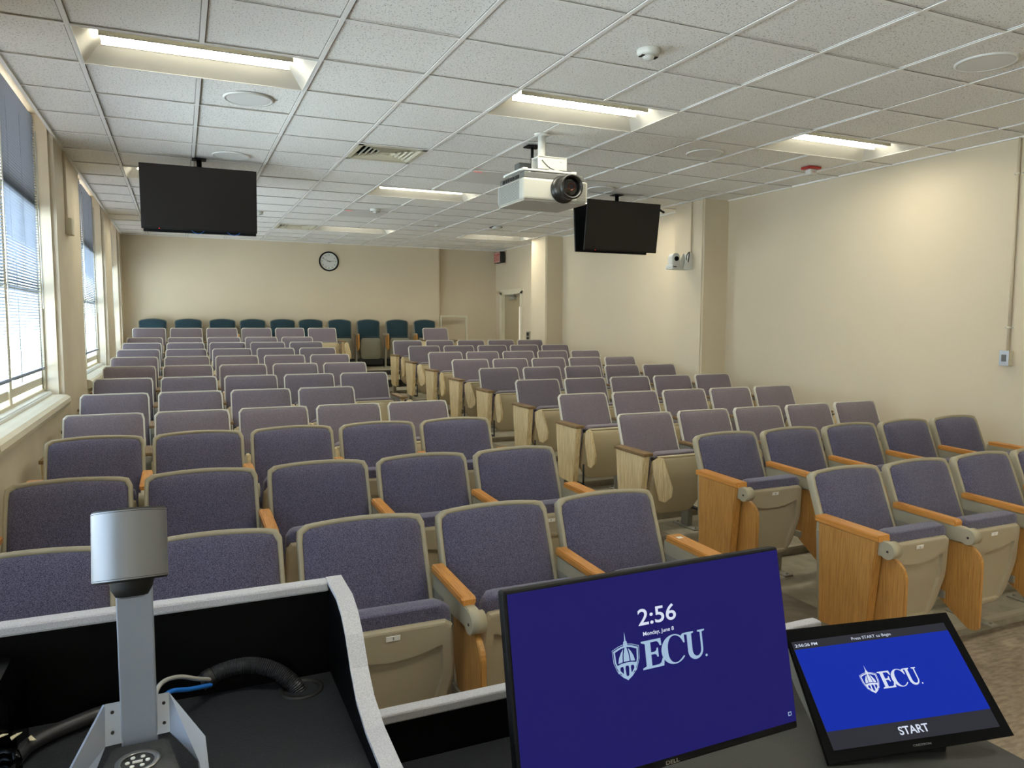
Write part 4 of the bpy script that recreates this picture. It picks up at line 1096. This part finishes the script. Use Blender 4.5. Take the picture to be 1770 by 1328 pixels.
obj('shield_logo', shield_mesh(-.0678, .0155, .0505, .058, -.0018), 'text_blue', sc)
bm = B(); box(bm, .2465, .2535, -.0019, -.0018, -.1365, -.1300); obj('tray_icon', bm, 'text_blue', sc)
bm = B(); box(bm, .2477, .2523, -.0021, -.00195, -.1353, -.1312); obj('tray_icon_centre', bm, 'monitor_blue', sc)
text_obj('brand_mark', 'DELL', 'steel_painted', t, width=.026, height=.0060, y=-.0001, cx=.001, z0=-.1585, bold=.02)
bm = B(); box(bm, -.04, .04, .02, .05, -.10, .04, .004); obj('stand_neck', bm, 'black_matte', t)
t = thing('monitor_stand', 'black monitor stand on the lectern work surface', 'stand', (1.164, -3.90, .82))
bm = B(); box(bm, -.10, .10, -.085, .085, 0, .010, .004); obj('foot', bm, 'black_matte', t)
bm = B(); box(bm, -.035, .035, .005, .03, .01, .24, .004); obj('neck', bm, 'black_matte', t)

Mp = Matrix(((0.94884197, 0.26613752, 0.16991099, 1.7663368), (-0.30470226, 0.63065804, 0.71374152, -3.91876062), (0.08279767, -0.72900017, 0.67948752, 0.92881271), (0, 0, 0, 1)))
t = thing('touch_panel', 'tilted black touch panel with a bright blue start page', 'touch panel', M=Mp)
def quad_slab(pts, y0, y1):
    bm = B(); prism(bm, pts, y0, y1, 'y', None, .002); return bm
OUT = [(-.194, -.131), (.193, -.126), (.193, .130), (-.1785, .1365)]
obj('glass_front', quad_slab(OUT, .0005, .008), 'black_gloss', t)
bm = B(); prism(bm, [(.008, -.120), (.020, -.112), (.046, .02), (.046, .118), (.008, .126)], -.182, .184, 'x', None, .004); obj('housing', bm, 'steel_painted', t)
SCN = [(-.1725, -.1075), (.1725, -.1075), (.1725, .1075), (-.1725, .1075)]
sc = obj('screen', quad_slab(SCN, -.0012, .001), 'panel_grey', t)
bm = B(); box(bm, -.1725, .1725, -.0018, -.0013, -.0735, .0900); obj('blue_page', bm, 'panel_blue', sc)
text_obj('time_text', '2:56:26 PM', 'text_white', sc, width=.049, height=.0062, y=-.0022, cx=-.144, z0=.0950, bold=.012)
text_obj('prompt_text', 'Press START to Begin', 'text_white', sc, width=.088, height=.0062, y=-.0022, cx=.001, z0=.0950)
text_obj('start_text', 'START', 'text_white', sc, width=.062, height=.0150, y=-.0022, cx=-.0005, z0=-.0975, bold=.02)
obj('letter_logo', ecu_mesh(-.0225, -.0095, .034, .0845, -.0024), 'text_white', sc)
obj('shield_logo', shield_mesh(-.0430, .0070, .0370, .044, -.0024), 'text_white', sc)
text_obj('brand_mark', 'CRESTRON', 'steel', t, width=.037, height=.0038, y=-.0002, cx=.003, z0=-.1205, bold=.01)
t = thing('panel_base', 'black wedge base under the touch panel', 'base', (1.766, -3.90, .82), math.radians(-20))
bm = B(); prism(bm, [(-.085, 0), (.08, 0), (.075, .012), (.055, .075), (.0, .06), (-.085, .012)], -.085, .085, 'x', None, .003); obj('wedge', bm, 'black_matte', t)
